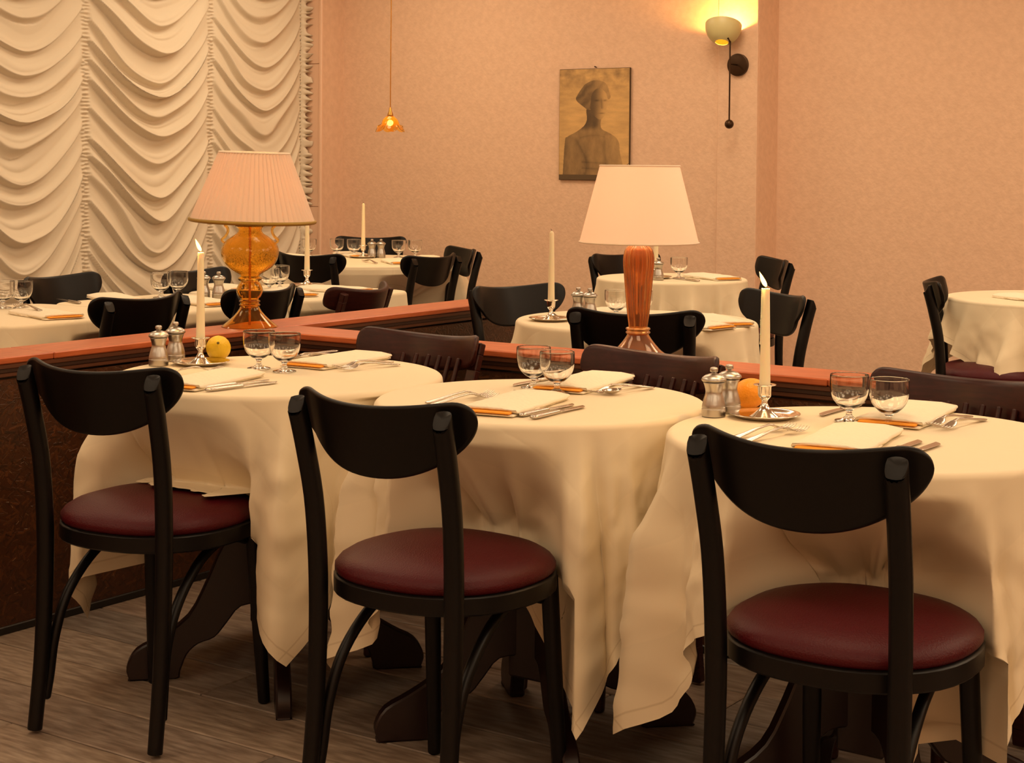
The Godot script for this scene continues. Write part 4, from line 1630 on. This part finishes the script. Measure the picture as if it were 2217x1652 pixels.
func shade_shell(r0: float, y0: float, r1: float, y1: float, pleats: int, depth: float) -> Shape:
	var s := Shape.new()
	var rows := []
	var seg := pleats * 6 if pleats else 64
	for pass_ in 2:
		var th := 0.0 if pass_ == 0 else 0.0012
		for j in 9:
			var q := j / 8.0 if pass_ == 0 else 1.0 - j / 8.0
			var row := PackedVector3Array()
			for i in seg:
				var a := TAU * i / seg
				var r := lerpf(r0, r1, q) - th
				if pleats:
					var u := fposmod(float(i) / 6.0, 1.0)
					r -= depth * lerpf(1.0, 0.65, q) * (u if u < 0.85 else (1.0 - u) / 0.15 * 0.85)
				row.append(Vector3(r * cos(a), lerpf(y0, y1, q), r * sin(a)))
			rows.append(row)
	rows.append(rows[0])
	s.grid(rows, true)
	return s


func torus(r: float, y: float, thick: float, squash := 1.0, seg := 64) -> Shape:
	var s := Shape.new()
	var rows := []
	for j in 9:
		var b := TAU * j / 8.0
		var row := PackedVector3Array()
		for i in seg:
			var a := TAU * i / seg
			row.append(Vector3((r + thick * sin(b)) * cos(a), y - thick * squash * cos(b), (r + thick * sin(b)) * sin(a)))
		rows.append(row)
	s.grid(rows, true)
	return s


func hollow(outer: Array, wall: float) -> Array:     # a closed glass wall from an outer profile
	var inner := []
	for i in range(outer.size() - 1, -1, -1):
		var p: Vector2 = outer[i]
		var d: Vector2 = (outer[mini(i + 1, outer.size() - 1)] - outer[maxi(i - 1, 0)]).normalized()
		inner.append(Vector2(maxf(p.x - d.y * wall, 0.0015), p.y + d.x * wall))
	return outer + [outer[-1]] + [inner[0]] + inner + [inner[-1]] + [outer[0]]


func lamps() -> void:
	# amber glass lamp on the T of the partitions
	var t := thing("table_lamp", "amber blown-glass lamp with pleated shade and gold braid", "lamp", Vector3(-3.70, 0.752, -3.905), 0.0)
	var s := Shape.new()
	s.lathe(hollow(soft(pr([0.091, 0.001, 0.080, 0.009, 0.056, 0.030, 0.039, 0.049, 0.031, 0.063]), 4), 0.004), 48)
	part(t, "flared_foot", s, M.amber_glass_smooth)
	s = Shape.new()
	s.lathe(hollow(soft(pr([0.027, 0.064, 0.034, 0.070, 0.029, 0.076, 0.034, 0.082, 0.028, 0.088, 0.036, 0.098, 0.0425, 0.115, 0.037, 0.134, 0.030, 0.145]), 4), 0.004), 40)
	part(t, "ball_knop", s, M.amber_glass_smooth)
	s = Shape.new()
	s.lathe(hollow(soft(pr([0.029, 0.146, 0.0375, 0.151, 0.0375, 0.157, 0.031, 0.163, 0.036, 0.169, 0.066, 0.187, 0.084, 0.209, 0.0925, 0.240, 0.084, 0.267, 0.062, 0.287, 0.043, 0.299, 0.038, 0.309, 0.041, 0.317, 0.048, 0.322]), 4), 0.004), 64)
	var bowl := part(t, "vase_body", s, M.amber_glass)
	for k in [0.0, PI]:
		s = Shape.new()
		var d := Vector3(cos(0.6 + k), 0, sin(0.6 + k) * -1.0)
		s.tube(soft([d * 0.084 + Vector3(0, 0.270, 0), d * 0.090 + Vector3(0, 0.278, 0), d * 0.078 + Vector3(0, 0.290, 0), d * 0.071 + Vector3(0, 0.304, 0), d * 0.072 + Vector3(0, 0.316, 0), d * 0.080 + Vector3(0, 0.326, 0)], 4), [0.004, 0.004, 0.004, 0.004, 0.004, 0.0042, 0.0042, 0.0042, 0.0042, 0.0042, 0.0042, 0.0042, 0.0045, 0.0045, 0.0045, 0.0045, 0.0045, 0.0045, 0.005, 0.005, 0.005], 8, 1.0, d)
		part(t, "scroll_handle", s, M.amber_glass_smooth)
	s = Shape.new()
	s.lathe(pr([0.0, 0.004, 0.004, 0.004, 0.004, 0.40, 0.0, 0.40]), 10)
	part(t, "brass_stem", s, M.brass)
	var sh := part(t, "pleated_shade", shade_shell(0.200, 0.338, 0.113, 0.558, 62, 0.008), M.pleated_silk)
	sh.rotation = Vector3(0.0, 0, -0.032)
	part(sh, "gold_braid", torus(0.1985, 0.341, 0.0055, 1.1, 120), M.gold_braid)
	part(sh, "top_binding", torus(0.1115, 0.557, 0.0028), M.shade_trim)
	bulb(t, Vector3(0, 0.425, 0), 0.024, M.bulb_warm, 0.05)
	# ribbed brown glass lamp, plain white shade
	t = thing("table_lamp", "ribbed brown-glass lamp with smooth white glowing shade", "lamp", Vector3(-2.283, 0.752, -3.935), 0.0)
	s = Shape.new()
	s.lathe(hollow(soft(pr([0.093, 0.001, 0.086, 0.007, 0.065, 0.021, 0.048, 0.039, 0.037, 0.053, 0.029, 0.066]), 4), 0.005), 48)
	part(t, "flared_foot", s, M.ribbed_brown_glass)
	s = Shape.new()
	s.lathe(soft(pr([0.0, 0.0665, 0.028, 0.0665, 0.034, 0.071, 0.030, 0.0755, 0.034, 0.080, 0.028, 0.085, 0.0, 0.0855]), 3), 40)
	part(t, "ringed_collar", s, M.ribbed_brown_glass)
	s = Shape.new()
	s.lathe(hollow(soft(pr([0.026, 0.086, 0.031, 0.126, 0.035, 0.17, 0.039, 0.213, 0.0425, 0.257, 0.042, 0.280, 0.036, 0.300, 0.021, 0.311]), 4), 0.006), 160, Transform3D(), 20, 0.10)
	part(t, "ribbed_body", s, M.ribbed_brown_glass)
	s = Shape.new()
	s.lathe(pr([0.0, 0.304, 0.012, 0.304, 0.012, 0.36, 0.0, 0.36]), 16)
	part(t, "brass_socket", s, M.brass)
	sh = part(t, "plain_shade", shade_shell(0.163, 0.316, 0.1085, 0.527, 0, 0.0), M.plain_silk)
	part(sh, "lower_binding", torus(0.1628, 0.3175, 0.0026), M.shade_trim)
	part(sh, "upper_binding", torus(0.1083, 0.5255, 0.0026), M.shade_trim)
	bulb(t, Vector3(0, 0.405, 0), 0.025, M.bulb_warm, 0.11, Color(1.0, 0.80, 0.60))
	# tulip pendant over the corner table
	t = thing("pendant_lamp", "small amber glass tulip pendant hanging on a thin cord", "lamp", Vector3(-5.61, 1.44, -7.0), 0.3)
	s = Shape.new()
	s.tube([Vector3(0, 0.135, 0), Vector3(0.002, 0.8, 0), Vector3(0, CEIL - 1.44, 0)], [0.003, 0.003, 0.003], 8, 1.0, Vector3(0, 0, 1))
	part(t, "cord", s, M.brass)
	s = Shape.new()
	s.lathe(pr([0.0, 0.088, 0.017, 0.088, 0.016, 0.10, 0.009, 0.118, 0.006, 0.136, 0.0, 0.14]), 20)
	part(t, "brass_cap", s, M.brass)
	s = Shape.new()
	var rows := []
	for pass_ in 2:
		for j in 15:
			var q := j / 14.0 if pass_ == 1 else 1.0 - j / 14.0
			var row := PackedVector3Array()
			for i in 72:
				var a := TAU * i / 72
				var pet := absf(cos(a * 3.0))
				var r := lerpf(0.014, 0.052, sin(minf(q * 1.5, 1.0) * PI / 2)) + 0.030 * smoothstep(0.55, 1.0, q)
				r *= 1.0 - 0.16 * (1.0 - pet) * smoothstep(0.2, 0.8, q)
				r -= 0.0022 if pass_ == 1 else 0.0
				row.append(Vector3(r * cos(a), 0.094 - 0.088 * pow(q, 1.25) + 0.034 * (1.0 - pow(pet, 0.6)) * pow(q, 3.0), r * sin(a)))
			rows.append(row)
	rows.append(rows[0])
	s.grid(rows, true)
	part(t, "petal_shade", s, M.amber_glass_smooth)
	bulb(t, Vector3(0, 0.055, 0), 0.016, M.bulb_pendant, 0.10, Color(1.0, 0.72, 0.34))
	# bronze sconce on the pilaster
	t = thing("wall_sconce", "bronze wall sconce with tilted cream bowl and long ball-ended rod", "sconce", Vector3(-4.135, 1.83, -8.188), 0.0)
	s = Shape.new()
	s.lathe(pr([0.0, 0.0, 0.061, 0.0, 0.061, 0.0, 0.061, 0.018, 0.061, 0.018, 0.058, 0.022, 0.0, 0.024]), 40, Transform3D(Basis(Vector3.RIGHT, PI / 2), Vector3.ZERO))
	part(t, "back_plate", s, M.bronze)
	s = Shape.new()
	s.tube([Vector3(0, 0, 0.02), Vector3(0, 0, 0.105)], [0.0045, 0.0045], 10)
	part(t, "arm", s, M.bronze)
	s = Shape.new()
	s.tube([Vector3(0, -0.315, 0.105), Vector3(0, 0.118, 0.105)], [0.0045, 0.0045], 10, 1.0, Vector3(0, 0, 1))
	part(t, "rod", s, M.bronze)
	s = Shape.new()
	var bp := []
	for i in 13:
		var b := PI * i / 12.0
		bp.append(Vector2(0.025 * sin(b) if i > 0 and i < 12 else 0.0, -0.025 * cos(b) - 0.325))
	s.lathe(bp, 24, Transform3D(Basis(), Vector3(0, 0, 0.105)))
	part(t, "counterweight_ball", s, M.bronze)
	var ax := Basis(Vector3(0.82, 0, -0.566).normalized(), -0.40) * Basis(Vector3(0.566, 0, 0.82).normalized(), -0.13)
	var bx := Transform3D(ax, Vector3(-0.04, 0.115, 0.125))
	s = Shape.new()
	s.lathe(hollow(soft(pr([0.036, 0.0, 0.062, 0.018, 0.084, 0.046, 0.096, 0.078, 0.099, 0.108]), 4), 0.003), 48, bx)
	part(t, "bowl_shade", s, M.sconce_enamel)
	s = Shape.new()
	s.lathe(pr([0.0, 0.004, 0.035, 0.004, 0.035, 0.008, 0.0, 0.008]), 32, bx)
	part(t, "diffuser", s, M.sconce_inside)
	s = Shape.new()
	s.tube([bx * Vector3(0.045, 0.012, 0.02), Vector3(0, 0.118, 0.105)], [0.006, 0.006], 10)
	part(t, "swivel", s, M.bronze)
	bulb(t, bx * Vector3(0, 0.07, 0), 0.022, M.bulb_warm, 0.42, Color(1.0, 0.70, 0.34))
	# the drawing on the wall
	t = thing("framed_drawing", "unframed sepia drawing of a bust on board, hung from a nail", "picture", Vector3(-5.056, 1.19, -8.19), 0.0)
	s = Shape.new()
	s.box(Vector3(0.478, 0.645, 0.014), Vector3(0, 0.322, 0), 0.002)
	part(t, "board", s, M.sketch_board)
	s = Shape.new()
	s.grid([PackedVector3Array([Vector3(-0.236, 0.003, 0.0078), Vector3(0.236, 0.003, 0.0078)]), PackedVector3Array([Vector3(-0.236, 0.642, 0.0078), Vector3(0.236, 0.642, 0.0078)])], false, true, [[Vector2(0, 1), Vector2(1, 1)], [Vector2(0, 0), Vector2(1, 0)]])
	part(t, "drawing_sheet", s, M.sketch_print)
	s = Shape.new()
	s.tube([Vector3(0.004, 0.652, -0.008), Vector3(0.004, 0.655, 0.010)], [0.003, 0.004], 8)
	part(t, "nail", s, M.bronze)
